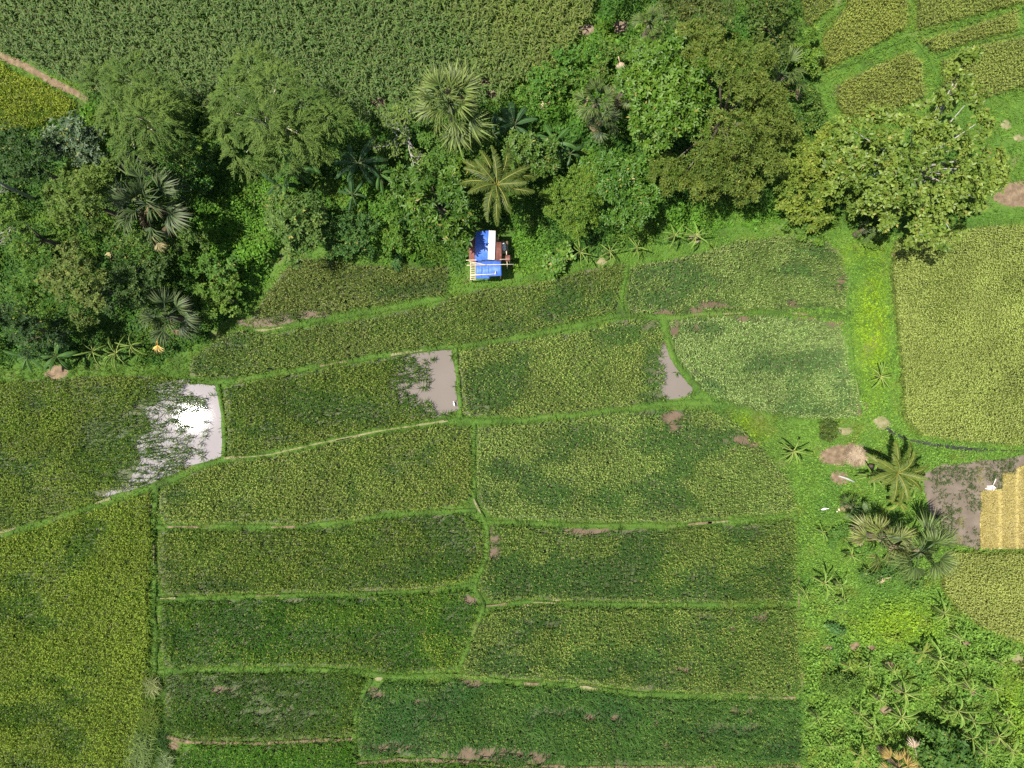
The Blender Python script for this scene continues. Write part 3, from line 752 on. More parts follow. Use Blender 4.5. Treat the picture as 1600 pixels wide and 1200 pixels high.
def make_bamboo(label, lumps, base):
    L = crown_lumps(lumps); b = P(base[0], base[1], 0)
    root = thing('bamboo_clump', b, label, 'bamboo')
    for li, (c, r) in enumerate(L):
        g = Geo()
        nsp = int(42 * r * r) + 8
        d = nrm(rng.normal(0, 1, (nsp * 2, 3))); d = d[d[:, 2] > -.3][:nsp]; n = len(d)
        bump = 1 + .4 * (fbm(d[:, 0] * 3 + li * 7, d[:, 1] * 3, .8, 200 + li, 2) - .5) * 2
        pos = c + d * (r * bump * (.35 + .5 * rng.random(n) ** .5))[:, None] * [1, 1, .8]
        t = np.clip(fbm(pos[:, 0] * 20, pos[:, 1] * 20, 24, 220 + li, 2) * 1.4 - .2 + rng.normal(0, .15, n), 0, 1)
        saz = np.arctan2(d[:, 1], d[:, 0]) + rng.normal(0, .6, n); sl = .4 + .45 * rng.random(n)
        for k in range(15):
            u = k / 14
            p2 = pos + np.stack([np.cos(saz) * sl * u, np.sin(saz) * sl * u, sl * (.35 * u - .75 * u * u)], 1)
            az = saz + (1 if k % 2 else -1) * (.5 + .3 * rng.random(n)) * (1 - .5 * u) + rng.normal(0, .2, n)
            cc = lerp((.045, .092, .015), (.108, .165, .030), np.clip(t + rng.normal(0, .2, n) + .25 * u, 0, 1)) * (.7 + .55 * rng.random(n))[:, None]
            blades(g, p2 - b, az, .22 + .16 * rng.random(n), .03 + .022 * rng.random(n), np.radians(5 + 25 * rng.random(n)), np.radians(-25 - 35 * rng.random(n)), cc, cc * 1.1)
        g.obj('foliage', M_grass, root)
        g = Geo(); e = c - b
        tube(g, [(rng.normal(0, .3), rng.normal(0, .3), -.1), e * [.35, .35, .7], e], [.05, .045, .015], 6, (.3, .3, .1))
        g.obj('culm', M_bamboo, root, True)
    return root

make_bamboo('left bamboo clump of feathery olive sprays near the dirt path end', [(160,140,36,6),(205,130,36,6.8),(240,150,38,7),(190,175,40,7.5),(235,190,42,7.5),(210,232,38,7),(265,215,28,5.5),(270,170,30,4.6)], (245,215))
make_bamboo('right bamboo clump, the larger feathery olive one rising against the maize', [(395,105,30,7),(370,150,38,7),(430,140,42,8),(480,165,38,7.5),(360,195,32,6.5),(415,190,42,8.5),(465,205,38,7.5),(518,185,28,6.5),(385,238,34,6),(440,240,32,6),(500,228,28,6),(345,170,20,5)], (450,215))


T = make_tree
T('mango_tree', 'largest olive green mango crown between the glossy round tree and the top right fields', 'tree',
  [(1085,62,34,7.5),(1120,75,38,8),(1150,105,40,8.2),(1185,95,28,7),(1165,150,42,8.4),(1205,160,34,7.4),(1195,205,40,7.6),(1145,205,46,8.4),(1095,245,44,7.6),(1040,262,32,6),(1140,262,40,7.2),(1190,255,36,6.6),(1105,290,26,5.4),(1165,290,24,5.4),(1230,200,22,5.5),(1060,285,22,5)],
  (1120,180), (.19, .062), 56, (.060, .098, .017), (.128, .155, .034), M_leaf, 6, .7, trunk_r=.3)
T('broadleaf_tree', 'round glossy mid green tree between the small fan palms and the mango', 'tree',
  [(1010,95,30,6),(1050,85,34,6.8),(1085,110,30,6.8),(1005,135,34,6.2),(1045,140,38,7.2),(1085,155,32,6.8),(1010,180,32,6.2),(1050,195,36,6.6),(1085,205,26,5.8),(1020,215,24,5)],
  (1040,165), (.26, .125), 34, (.045, .10, .012), (.10, .175, .024), M_gloss, 5, .7, trunk_r=.22, gap=.3)
T('dark_tree', 'dark olive tree cut off by the top edge above the mango', 'tree', [(1050,10,32,6),(1090,18,34,6.5),(1075,-25,36,6.5),(1125,15,30,6)], (1070,30), (.2, .08), 40, (.045, .068, .02), (.09, .11, .035), M_leaf, 5)
T('dark_tree', 'dark dull tree with brownish vines beside the top right fields', 'tree', [(1195,20,32,6),(1230,30,28,5.6),(1185,60,30,6),(1215,75,28,5.4),(1180,-20,36,6),(1225,-20,32,5.5)], (1195,50), (.2, .1), 32, (.040, .072, .016), (.085, .118, .03), M_leaf, 4, gap=.3)
T('shrub', 'bright yellow green shrub at the corner of the top right terraces', 'shrub', [(1262,62,20,2),(1272,80,18,1.8),(1250,85,20,2),(1268,100,16,1.4)], None, (.18, .1), 34, (.07, .14, .025), (.13, .19, .03), M_leaf, 4, limbs=False)
T('shrub', 'green shrub below the brown hanging frond near the rounded terrace', 'shrub', [(1258,150,22,2.2),(1275,170,20,1.8),(1240,180,24,2.4),(1285,195,16,1.4)], None, (.18, .1), 32, (.045, .10, .022), (.10, .155, .03), M_leaf, 4, limbs=False)
T('large_leaved_tree', 'huge sprawling tree with big pale shiny leaves at right', 'tree',
  [(1335,205,30,6.5),(1380,200,34,7.4),(1425,195,32,7.5),(1465,165,28,8),(1495,130,24,8),(1500,108,18,8),(1520,150,20,7.5),(1345,245,34,7.2),(1395,245,38,8),(1445,235,36,8),(1495,210,28,8),(1530,215,22,7.4),(1375,290,36,7.2),(1425,285,40,8),(1475,275,38,8),(1520,265,28,7.4),(1545,285,20,6.6),(1440,325,38,7.2),(1490,325,34,7.4),(1455,360,32,6.4),(1485,360,26,6.4),(1395,330,28,5.8),(1525,310,22,6.6),(1548,245,24,7),(1555,275,22,6.6),(1538,185,20,7.2),(1512,85,16,8),(1310,225,26,5.8),(1325,280,30,6),(1350,315,28,5.6),(1305,255,24,5.6)],
  (1405,275), (.25, .15), 30, (.066, .115, .018), (.165, .21, .046), M_gloss, 4, .62, bark=M_palebark, droop=.05, trunk_r=.32, gap=.40, pull=.4)
T('leafy_tree', 'yellow green small leaved tree left of the huge pale leaved tree', 'tree',
  [(1215,245,26,3.6),(1245,225,28,4),(1280,225,28,4.2),(1225,280,28,3.6),(1265,265,32,4.6),(1305,265,28,4.6),(1245,310,28,3.4),(1290,305,28,4),(1330,310,24,3.6),(1275,340,22,2.6)],
  (1260,270), (.2, .1), 40, (.07, .12, .022), (.165, .20, .035), M_leaf, 5, .7, trunk_r=.18)
T('round_tree', 'rounded lime green tree right of the coconut palm above the hut', 'tree', [(895,285,26,4),(915,300,26,4.2),(875,300,24,4),(905,325,28,4.2),(880,335,24,3.8),(895,352,22,3.2),(862,322,16,3)], None, (.12, .06), 80, (.068, .13, .02), (.115, .175, .025), M_leaf, 5, .7, trunk_r=.12)
T('broadleaf_tree', 'dense mid green tree between the lime green round tree and the mango', 'tree', [(955,255,28,4.4),(990,265,28,4.8),(965,295,32,5),(1005,300,28,4.8),(975,330,30,4.4),(1010,330,24,3.8),(950,280,24,4),(930,255,20,3.6)], None, (.2, .095), 42, (.038, .095, .014), (.08, .16, .024), M_gloss, 5, trunk_r=.16)
T('broadleaf_tree', 'dark tree with large whorled leaves just left of the hut', 'tree', [(640,285,28,5),(675,290,34,6),(705,310,30,5.6),(650,325,28,5),(690,340,26,4.8),(715,275,26,5),(718,345,16,3.8),(711,360,12,4.0),(719,372,8,4.3)], (675,315), (.33, .13), 19, (.032, .08, .012), (.085, .15, .022), M_gloss, 6, .7, trunk_r=.18, gap=.3)
T('leafy_tree', 'bushy green tree below the large yellow green fan palm', 'tree', [(675,225,24,4),(705,235,28,4.4),(735,230,24,4),(680,255,24,4.2),(715,262,24,4.2),(740,258,18,3.6)], None, (.17, .09), 44, (.045, .1, .018), (.08, .15, .028), M_leaf, 5)
T('leafy_tree', 'bright leafed tree right of the coconut palm crown', 'tree', [(815,225,24,4),(840,240,26,4),(825,262,22,3.8),(850,262,20,3.4),(800,245,18,3.6)], None, (.22, .11), 30, (.05, .1, .02), (.09, .15, .03), M_gloss, 5)
T('leafy_tree', 'grey green tree standing above the wedge shaped paddy', 'tree', [(445,315,28,4.4),(480,325,28,4.6),(455,350,32,5),(490,360,26,4.6),(465,385,26,4),(500,340,20,3.8),(435,345,20,3.6)], None, (.2, .11), 34, (.048, .095, .026), (.10, .155, .042), M_leaf, 5, gap=.28)
T('leafy_tree', 'small tree right of the grey green one, shaded along its left', 'tree', [(530,355,24,3.2),(555,375,24,3.2),(530,390,20,2.6),(565,345,22,3)], None, (.17, .09), 34, (.035, .085, .025), (.06, .12, .03), M_leaf, 5)
T('shrub', 'bright green shrub left of the hut tree above the paddy edge', 'shrub', [(612,345,16,2),(618,370,18,2),(607,390,14,1.6),(630,385,14,1.5)], None, (.17, .1), 34, (.055, .125, .02), (.10, .17, .03), M_leaf, 5, limbs=False)
# left wood
T('blue_green_tree', 'bluish grey green tree below the golden rice corner', 'tree', [(90,215,24,4.6),(120,210,26,5),(140,230,24,4.8),(105,240,24,4.6),(75,240,18,4)], None, (.24, .11), 34, (.055, .09, .055), (.10, .145, .09), M_gloss, 6)
T('dark_tree', 'deep shaded dark tree at the left edge above the bare branches', 'tree', [(15,225,32,6),(50,240,30,6),(15,260,30,5.5),(55,270,26,5),(-40,240,40,6.5)], None, (.18, .09), 36, (.024, .056, .018), (.045, .085, .025), M_leaf, 5)  # leaf colours darkened to carry the deep shade
T('leafy_tree', 'olive leafed tree between bare branches and the dark fan palm', 'tree', [(110,290,30,6),(145,280,28,6),(130,315,32,6.4),(100,330,26,5.6),(150,335,24,5.4),(85,300,20,5)], None, (.17, .09), 44, (.048, .085, .018), (.10, .145, .03), M_leaf, 5)
T('leafy_tree', 'yellowish bright tree at left edge below the bare branches', 'tree', [(35,385,26,4.6),(15,345,24,4.4),(50,400,18,4),(10,320,20,4)], None, (.14, .08), 54, (.06, .115, .018), (.09, .155, .025), M_leaf, 5)
T('leafy_tree', 'olive green tree mottled with yellow in the middle of the left wood', 'tree', [(110,400,28,6.4),(130,430,30,7),(105,450,26,6.2),(140,465,26,6.6),(85,425,24,5.8),(125,490,18,5)], None, (.15, .085), 50, (.05, .085, .02), (.12, .145, .04), M_leaf, 5)
T('leafy_tree', 'mid green tree left of the mottled olive tree', 'tree', [(55,435,28,5.2),(75,455,26,5.2),(35,455,24,5),(70,410,20,5)], None, (.17, .09), 40, (.035, .088, .014), (.075, .14, .022), M_leaf, 5)
T('dark_tree', 'darkest tree in the lower left of the wood above the banana row', 'tree', [(20,500,34,5.4),(60,510,30,5),(95,520,24,4),(30,540,22,3),(-30,500,40,6)], None, (.17, .085), 36, (.022, .052, .02), (.042, .08, .028), M_leaf, 5)
T('dark_tree', 'shaded tree right of the mottled olive tree', 'tree', [(185,420,28,5),(205,450,30,5),(170,465,26,4.6),(235,430,26,4.4),(225,470,24,4)], None, (.17, .085), 40, (.028, .058, .018), (.055, .095, .028), M_leaf, 5)  # shade of the wood is put into these dark leaf colours
T('broadleaf_tree', 'dark glossy tree right of the left bamboo', 'tree', [(265,250,26,2.8),(300,245,26,3),(285,280,28,3),(315,275,20,2.4),(255,280,18,2.6)], None, (.24, .10), 32, (.028, .085, .012), (.06, .145, .018), M_gloss, 6)
T('leafy_tree', 'small green tree under the dark fan palm', 'tree', [(275,365,20,3),(300,375,18,2.8),(265,385,18,2.6),(220,375,22,4),(190,380,20,4)], None, (.16, .09), 40, (.045, .09, .02), (.085, .14, .03), M_leaf, 5)
T('shrub', 'bright green bush in the clearing beside the lower dark fan palm', 'shrub', [(330,450,24,2.4),(350,470,24,2.2),(335,490,20,1.8),(365,450,20,2)], None, (.17, .1), 34, (.055, .12, .022), (.11, .17, .03), M_leaf, 5, limbs=False)
T('shrub', 'deeper green bush above the lower dark fan palm', 'shrub', [(320,425,26,2.6),(345,415,22,2.4),(300,440,20,2.2)], None, (.2, .11), 30, (.042, .11, .02), (.08, .155, .03), M_leaf, 5, limbs=False)
T('shrub', 'light green bush between left bamboo and the blue green tree', 'shrub', [(150,205,20,3.2),(165,235,20,3.2),(170,265,22,3.4),(135,260,18,3)], None, (.16, .09), 40, (.06, .12, .022), (.11, .17, .03), M_leaf, 5, limbs=False)
T('shrub', 'bright creeper covered bush by the maize corner', 'shrub', [(830,130,26,1.8),(860,120,26,1.8),(890,95,26,2),(920,80,26,2),(850,150,24,1.6)], None, (.16, .1), 40, (.05, .125, .022), (.09, .165, .03), M_leaf, 5, limbs=False)
T('shrub', 'creeper covered bush below the top fan palm', 'shrub', [(960,70,22,2),(940,110,24,2),(985,75,18,2),(900,130,22,1.8)], None, (.14, .09), 44, (.055, .12, .022), (.10, .15, .035), M_leaf, 5, limbs=False)
# meadow shrubs
T('shrub', 'dark rounded shrub on the meadow bank below the pale rice', 'shrub', [(1288,672,14,1.0),(1302,678,13,1.0),(1295,664,12,1.0)], None, (.13, .06), 60, (.035, .065, .015), (.085, .115, .03), M_leaf, 5, limbs=False, trunk_r=.05)
T('shrub', 'small lime green rounded shrub at the head of the bright grass strip', 'shrub', [(1368,372,14,.9),(1378,376,11,.8)], None, (.12, .07), 60, (.08, .15, .025), (.13, .20, .035), M_leaf, 5, limbs=False, trunk_r=.04)
T('shrub', 'tiny dark shrub on the wedge paddy upper rim', 'shrub', [(620,412,10,.8)], None, (.13, .07), 50, (.03, .085, .03), (.05, .12, .04), M_leaf, 5, limbs=False, trunk_r=.04)
T('shrub', 'dark leafy bush by the orange dry palm at the bottom edge', 'shrub', [(1462,1160,26,1.6),(1490,1175,26,1.5),(1450,1190,24,1.5),(1510,1195,24,1.4)], None, (.26, .17), 24, (.035, .085, .02), (.07, .135, .03), M_leaf, 5, limbs=False)
T('shrub', 'tall tangled weeds in the meadow near the left bund', 'shrub', [(1300,1072,14,.8),(1318,1066,14,.9),(1332,1074,12,.8),(1310,1082,12,.7)], None, (.24, .07), 44, (.055, .11, .025), (.11, .18, .04), M_leaf, 4, limbs=False, trunk_r=.04)
T('shrub', 'bluish green rounded weed in the meadow left of the soil patches', 'shrub', [(1308,988,10,.6),(1300,982,8,.5)], None, (.14, .09), 50, (.055, .13, .045), (.085, .17, .06), M_leaf, 4, limbs=False, trunk_r=.03)
T('shrub', 'leafy bush at the feet of the paired fan palms', 'shrub', [(1365,895,16,1.0),(1390,890,16,1.0),(1415,895,14,.9),(1430,905,14,.9)], None, (.22, .09), 36, (.04, .09, .025), (.08, .15, .035), M_leaf, 5, limbs=False, trunk_r=.05)
T('shrub', 'small leafy weed left of the paired fan palms', 'shrub', [(1310,838,10,.6),(1318,830,9,.6),(1300,845,8,.5)], None, (.2, .1), 36, (.05, .11, .025), (.09, .17, .035), M_leaf, 4, limbs=False, trunk_r=.03)
T('shrub', 'broad leaved bush on the bank right of the hut path', 'shrub', [(872,408,13,.9),(882,392,10,1.0),(868,420,9,.6)], None, (.3, .17), 24, (.05, .12, .025), (.12, .2, .035), M_gloss, 5, limbs=False, trunk_r=.04)
T('shrub', 'low green shrub against the foot of the yellow green tree', 'shrub', [(1235,352,16,1.2),(1258,360,15,1.1),(1282,362,13,1.0)], None, (.2, .12), 34, (.05, .11, .025), (.12, .19, .03), M_leaf, 5, limbs=False, trunk_r=.05)

# bare trees
def bare_tree(name, label, px, py, h, spread, lean, nb, leafn, bark, seed):
    r = np.random.default_rng(seed)
    b = P(px, py, 0)
    root = thing(name, b, label, 'tree')
    gt = Geo(); tube(gt, [(0, 0, -.1), (lean[0] * .3, lean[1] * .3, h * .45), (lean[0] * .5, lean[1] * .5, h * .6)], [.13, .11, .09], 8); gt.obj('trunk', bark, root, True)
    st = np.array([lean[0] * .5, lean[1] * .5, h * .58]); tips = []
    def grow(g, p, d, L, rad, lev):
        pts = [p]
        for i in range(4):
            d = nrm(d + r.normal(0, .22, 3) + [0, 0, .04]); pts.append(pts[-1] + d * L / 4)
        tube(g, pts, np.linspace(rad, rad * .55, 5), 5)
        tips.append(pts[-1]); tips.append(pts[2])
        if lev > 0:
            for k in range(3):
                j = r.integers(2, 5)
                grow(g, pts[j], nrm(d + r.normal(0, .65, 3)), L * .62, rad * .55, lev - 1)
    for i in range(nb):
        a = 6.283 * i / nb + r.normal(0, .3)
        g = Geo(); grow(g, st, nrm(np.array([math.cos(a) + lean[0] * .25, math.sin(a) + lean[1] * .25, .55])), spread * .55, .055, 3)
        g.obj('branch', bark, root, True)
    if leafn:
        tp = np.array(tips); n = leafn; k = r.integers(0, len(tp), n)
        nn = nrm(np.stack([r.normal(0, .4, n), r.normal(0, .4, n), np.ones(n)], 1)); d = np.cross(nn, r.normal(0, 1, (n, 3)))
        g = Geo(); l = .16 + .1 * r.random(n)
        leaves(g, tp[k] + r.normal(0, .14, (n, 3)), d, nn, l, l * .5, lerp((.06, .11, .02), (.14, .2, .035), r.random(n)))
        g.obj('crown', M_leaf, root)
bare_tree('bare_tree', 'tree with pale grey twisting branches and sparse leaves by the fan palm', 655, 250, 4.6, 2.6, (-.6, .5), 5, 900, M_palebark, 3)
bare_tree('bare_tree', 'bare brown branched tree at the left edge by the dark tree', 55, 312, 6.0, 2.0, (-.3, .6), 4, 0, M_palebark, 5)
bare_tree('bare_tree', 'bare branches sprawling over the bright tree at the left edge', 72, 372, 5.4, 1.7, (-.5, 0), 3, 120, M_palebark, 8)

# ------------------------------------------------------------------ palms
def fan_frond_mesh(name, pet, R, cb, ct, seed, nseg=26, span=2.0, dry=False):
    r = np.random.default_rng(seed); g = Geo()
    pts = [(0, 0, 0), (pet * .5, 0, pet * .06), (pet, 0, 0)]
    tube(g, pts, [.05, .035, .02], 5, np.array(cb) * 1.1 + .02)
    a = np.linspace(-span, span, nseg) + r.normal(0, .03, nseg)
    L = R * (1 - .22 * (np.abs(a) / span) ** 2) * (.9 + .2 * r.random(nseg))
    n = nseg
    base = np.tile(np.array([pet, 0, 0.]), (n, 1))
    wd = 2 * np.sin(span / nseg) * L * .5 * 1.15
    # single blade per segment, tip drooping; pleat light and shade alternate in the colour
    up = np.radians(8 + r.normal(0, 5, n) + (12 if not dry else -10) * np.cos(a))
    pleat_shade = np.where(np.arange(n) % 2 == 0, .6, 1.35) * (.85 + .3 * r.random(n))
    c0 = np.tile(np.array(cb), (n, 1)) * pleat_shade[:, None]
    c1 = np.tile(np.array(ct), (n, 1)) * pleat_shade[:, None]
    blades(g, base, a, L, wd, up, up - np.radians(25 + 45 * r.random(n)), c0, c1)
    return g.mesh(name, M_dry if dry else M_palm)

def palm_trunk(root, h, r=.18):
    g = Geo(); pts = [(0.05 * math.sin(i), .05 * math.cos(i * 2), h * i / 8 - (.1 if i == 0 else 0)) for i in range(9)]
    tube(g, pts, np.linspace(r * 1.25, r, 9), 9); g.obj('trunk', M_bark, root, True)

_fan = {}
def fan_palm(label, px, py, Rpx, h, cb, ct, nfr=24, dry=3, seed=0, low=-30, group='fan palms with stiff round leaves'):
    k = S * (1 - h / H); R = Rpx * k
    b = P(px, py, h); b[2] = 0
    root = thing('fan_palm', b, label, 'palm', group)
    palm_trunk(root, h - .05)
    r = np.random.default_rng(seed)
    key = (round(R, 1), cb)
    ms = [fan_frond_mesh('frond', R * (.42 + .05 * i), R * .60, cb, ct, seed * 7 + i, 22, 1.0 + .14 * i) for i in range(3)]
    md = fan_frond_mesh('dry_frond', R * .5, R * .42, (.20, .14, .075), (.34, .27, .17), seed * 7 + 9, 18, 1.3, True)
    for i in range(nfr):
        f = i / nfr
        el = math.radians(low + (70 - low) * f ** 1.1 + r.normal(0, 9))
        az = i * 2.39996 + r.normal(0, .3)
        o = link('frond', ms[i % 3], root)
        o.location = (0, 0, h - .1 + .25 * f); o.rotation_euler = (r.normal(0, .42), -el, az)
        s = 1.0 - .12 * f + r.normal(0, .12); o.scale = (s, s, s)
    for i in range(dry):
        o = link('dry_frond', md, root); o.location = (0, 0, h - .2)
        o.rotation_euler = (r.normal(0, .3), math.radians(38 + 12 * r.random()), r.random() * 6.28)
        o['label'] = 'withered tan frond'
    return root

YG = ((.07, .115, .025), (.155, .19, .05)); GG = ((.06, .10, .026), (.125, .165, .046)); DG = ((.038, .070, .022), (.10, .125, .05)); TN = ((.085, .12, .028), (.20, .205, .06))
fan_palm('big yellow green fan palm standing against the maize', 703, 163, 70, 6.5, *YG, nfr=22, dry=2, seed=1)
fan_palm('big dark fan palm with tan tipped leaves in the left wood', 232, 318, 74, 4.4, *DG, nfr=15, dry=5, seed=2)
fan_palm('dark fan palm above the left banana row', 262, 494, 56, 3.2, *DG, nfr=14, dry=4, seed=3)
fan_palm('grey green fan palm, right one of the pair in the meadow', 1438, 862, 60, 5.0, *GG, nfr=14, dry=2, seed=4)
fan_palm('yellower fan palm, left one of the pair in the meadow', 1378, 843, 58, 4.0, *TN, nfr=12, dry=3, seed=5)
fan_palm('fan palm with a bright yellow bud left of the glossy round tree', 932, 158, 38, 4.4, *GG, nfr=14, dry=2, seed=6)
fan_palm('lower fan palm of the cluster left of the glossy round tree', 940, 185, 36, 4.0, *DG, nfr=14, dry=3, seed=7)
fan_palm('small fan palm half hidden at the upper left of the glossy round tree', 972, 142, 30, 4.0, *GG, nfr=12, dry=2, seed=8)
fan_palm('grey green fan palm by the top right terraces', 1222, 118, 38, 4.6, *GG, nfr=14, dry=2, seed=9)
fan_palm('fan palm near the top edge beside the dark olive tree', 1015, 38, 32, 4.4, *GG, nfr=14, dry=2, seed=10)
fan_palm('orange withering fan palm at the bottom edge', 1405, 1200, 34, 2.8, (.26, .18, .05), (.38, .28, .09), nfr=14, dry=4, seed=11)
fan_palm('tiny young fan palm below the huge pale leaved tree', 1352, 360, 20, 1.4, *GG, nfr=10, dry=0, seed=12)
fan_palm('young dark fan palm right of the white egret on the meadow', 1332, 792, 24, 1.5, (.05, .10, .02), (.09, .14, .03), nfr=13, dry=2, seed=13)

def coco_frond_mesh(L, seed, cb, ct, cr):
    r = np.random.default_rng(seed); g = Geo()
    m = 12; t = np.linspace(0, 1, m)
    e = np.radians(38 - 75 * t ** 1.3); dx = np.cos(e); dz = np.sin(e)
    x = np.concatenate([[0], np.cumsum((dx[1:] + dx[:-1]) / 2)]) * L / (m - 1); z = np.concatenate([[0], np.cumsum((dz[1:] + dz[:-1]) / 2)]) * L / (m - 1)
    y = .12 * L * t ** 2 * r.normal(0, 1)
    pts = np.stack([x, y, z], 1)
    tube(g, pts, np.linspace(.045, .012, m), 5, cr)
    n = 44
    for sgn in (-1, 1):
        tt = np.linspace(.16, 1, n); base = np.stack([np.interp(tt, t, pts[:, k]) for k in range(3)], 1)
        ll = L * .24 * np.sin(np.pi * np.clip(tt * .86 + .1, 0, 1)) ** .7 * (.85 + .3 * r.random(n))
        az = sgn * (np.radians(68) - np.radians(38) * tt) + r.normal(0, .07, n)
        c = lerp(cb, ct, r.random(n) * .6 + .4 * tt)
        blades(g, base, az, ll, .055 + .02 * r.random(n), np.radians(-8 + 10 * r.normal(0, 1, n)), np.radians(-66 + 10 * r.normal(0, 1, n)), c * .8, c * 1.1)
    return g.mesh('frond', M_palm)

def coconut(label, px, py, Rpx, h, nfr, seed, cb, ct):
    k = S * (1 - h / H); R = Rpx * k
    b = P(px, py, h); b[2] = 0
    root = thing('coconut_palm', b, label, 'palm', 'coconut palms with feathery leaves')
    palm_trunk(root, h - .05, .14)
    r = np.random.default_rng(seed)
    ms = [coco_frond_mesh(R * 1.22, seed * 5 + i, cb, ct, (.26, .265, .06)) for i in range(4)]
    for i in range(nfr):
        f = i / nfr
        o = link('frond', ms[i % 4], root)
        el = math.radians(-14 + 52 * f ** 1.4 + r.normal(0, 4)); az = i * 2.39996 + r.normal(0, .12)
        o.location = (0, 0, h - .05); o.rotation_euler = (r.normal(0, .2), -el, az)
        s = 1.02 - .25 * f; o.scale = (s, s, s)
    g = Geo()
    for i in range(7):
        a = i * .9; c = np.array([math.cos(a) * .22, math.sin(a) * .22, h - .25 - .08 * (i % 2)])
        th = np.linspace(0, np.pi, 6)
        tube(g, [c + [0, 0, .13 * math.cos(q)] for q in th], [max(.005, .1 * math.sin(q)) for q in th], 7, (.1, .13, .03))
        g.obj('coconut', M_leaf, root, True); g = Geo()
    return root
coconut('coconut palm with yellow ribbed fronds just above the hut', 776, 288, 56, 6.0, 16, 21, (.04, .075, .012), (.10, .13, .02))
coconut('coconut palm beside the muddy plot on the meadow', 1402, 738, 46, 3.6, 15, 22, (.06, .105, .016), (.14, .175, .03))

# ------------------------------------------------------------------ banana plants
def banana_leaf_mesh(L, W, seed, c, cm, bend=1.0, fold=.6, e0=58):
    r = np.random.default_rng(seed); g = Geo()
    m = 11; t = np.linspace(0, 1, m)
    e = np.radians(e0 - 95 * bend * t ** 1.1)
    x = np.concatenate([[0], np.cumsum((np.cos(e[1:]) + np.cos(e[:-1])) / 2)]) * L / (m - 1)
    z = np.concatenate([[0], np.cumsum((np.sin(e[1:]) + np.sin(e[:-1])) / 2)]) * L / (m - 1)
    y = .1 * L * t ** 2 * r.normal(0, .8)
    pts = np.stack([x, y, z], 1)
    tube(g, pts, np.linspace(.022, .006, m), 4, cm)
    W = W * L; wv = W * np.where(t < .18, .08, np.sin(np.pi * np.clip((t - .16) / .86, 0, 1)) ** .55)
    for sgn in (-1, 1):
        w2 = wv * (.85 + .3 * r.random(m))
        out = pts + np.stack([0 * t, sgn * w2 * .5 * math.cos(fold), -w2 * .5 * math.sin(fold)], 1)
        v = np.concatenate([pts + [0, 0, .006], out])
        q = []
        for i in range(2, m - 1):
            q.append([i, i + 1, m + i + 1, m + i] if sgn > 0 else [i + 1, i, m + i, m + i + 1])
        cc = np.concatenate([np.tile(np.array(c) * 1.15, (m, 1)), np.array(c) * (.75 + .4 * r.random((m, 1)))])
        g.add(v, q, None, cc)
    return g.mesh('leaf', M_palm, True)

BAN = {}
for kind, (W, c, cm, fold) in {'lush': (.22, (.05, .12, .025), (.14, .2, .06), .55), 'dark': (.21, (.036, .09, .028), (.10, .14, .06), .6), 'folded': (.17, (.105, .205, .028), (.32, .38, .10), 1.05), 'yellow': (.22, (.15, .19, .03), (.27, .28, .07), .8)}.items():
    BAN[kind] = [banana_leaf_mesh(1.0, W, 300 + i, c, cm, .8 + .25 * i, fold, 60 - 6 * i) for i in range(4)]
BANDRY = banana_leaf_mesh(.8, .22, 333, (.24, .18, .11), (.28, .22, .14), 1.35, 1.1, 30)
BSTEM = None
def banana(label, px, py, Rpx, h, kind='folded', nl=8, dry=1, seed=0, group=None):
    global BSTEM
    k = S * (1 - h / H); R = Rpx * k
    b = P(px, py, h); b[2] = 0
    root = thing('banana_plant', b, label, 'banana plant', group)
    r = np.random.default_rng(seed)
    if BSTEM is None:
        g = Geo(); tube(g, [(0, 0, -.05), (0, 0, .5), (0, 0, 1)], [.09, .075, .05], 7, (.12, .15, .05)); BSTEM = g.mesh('stem', M_leaf, True)
    o = link('stem', BSTEM, root); o.scale = (1, 1, h * .82)
    for i in range(nl):
        o = link('leaf', BAN[kind][(i + seed) % 4], root)
        o.location = (0, 0, h * .78); az = i * 2.39996 + seed + r.normal(0, .2)
        f = i / nl; s = R * 1.22 * (.8 + .3 * r.random())
        o.rotation_euler = (r.normal(0, .2), math.radians(18 - 40 * f + r.normal(0, 5)), az); o.scale = (s, s * (.8 + .4 * r.random()), s)
    for i in range(dry):
        o = link('dry_leaf', BANDRY, root); o.location = (0, 0, h * .7); s = R * .95
        o.rotation_euler = (0, math.radians(30 + 10 * r.random()), r.random() * 6.28); o.scale = (s, s, s); o['label'] = 'withered brown leaf'
GF = 'banana plants within the forest'; GE = 'banana plants along the forest edge'; GMd = 'banana plants scattered over the meadow'
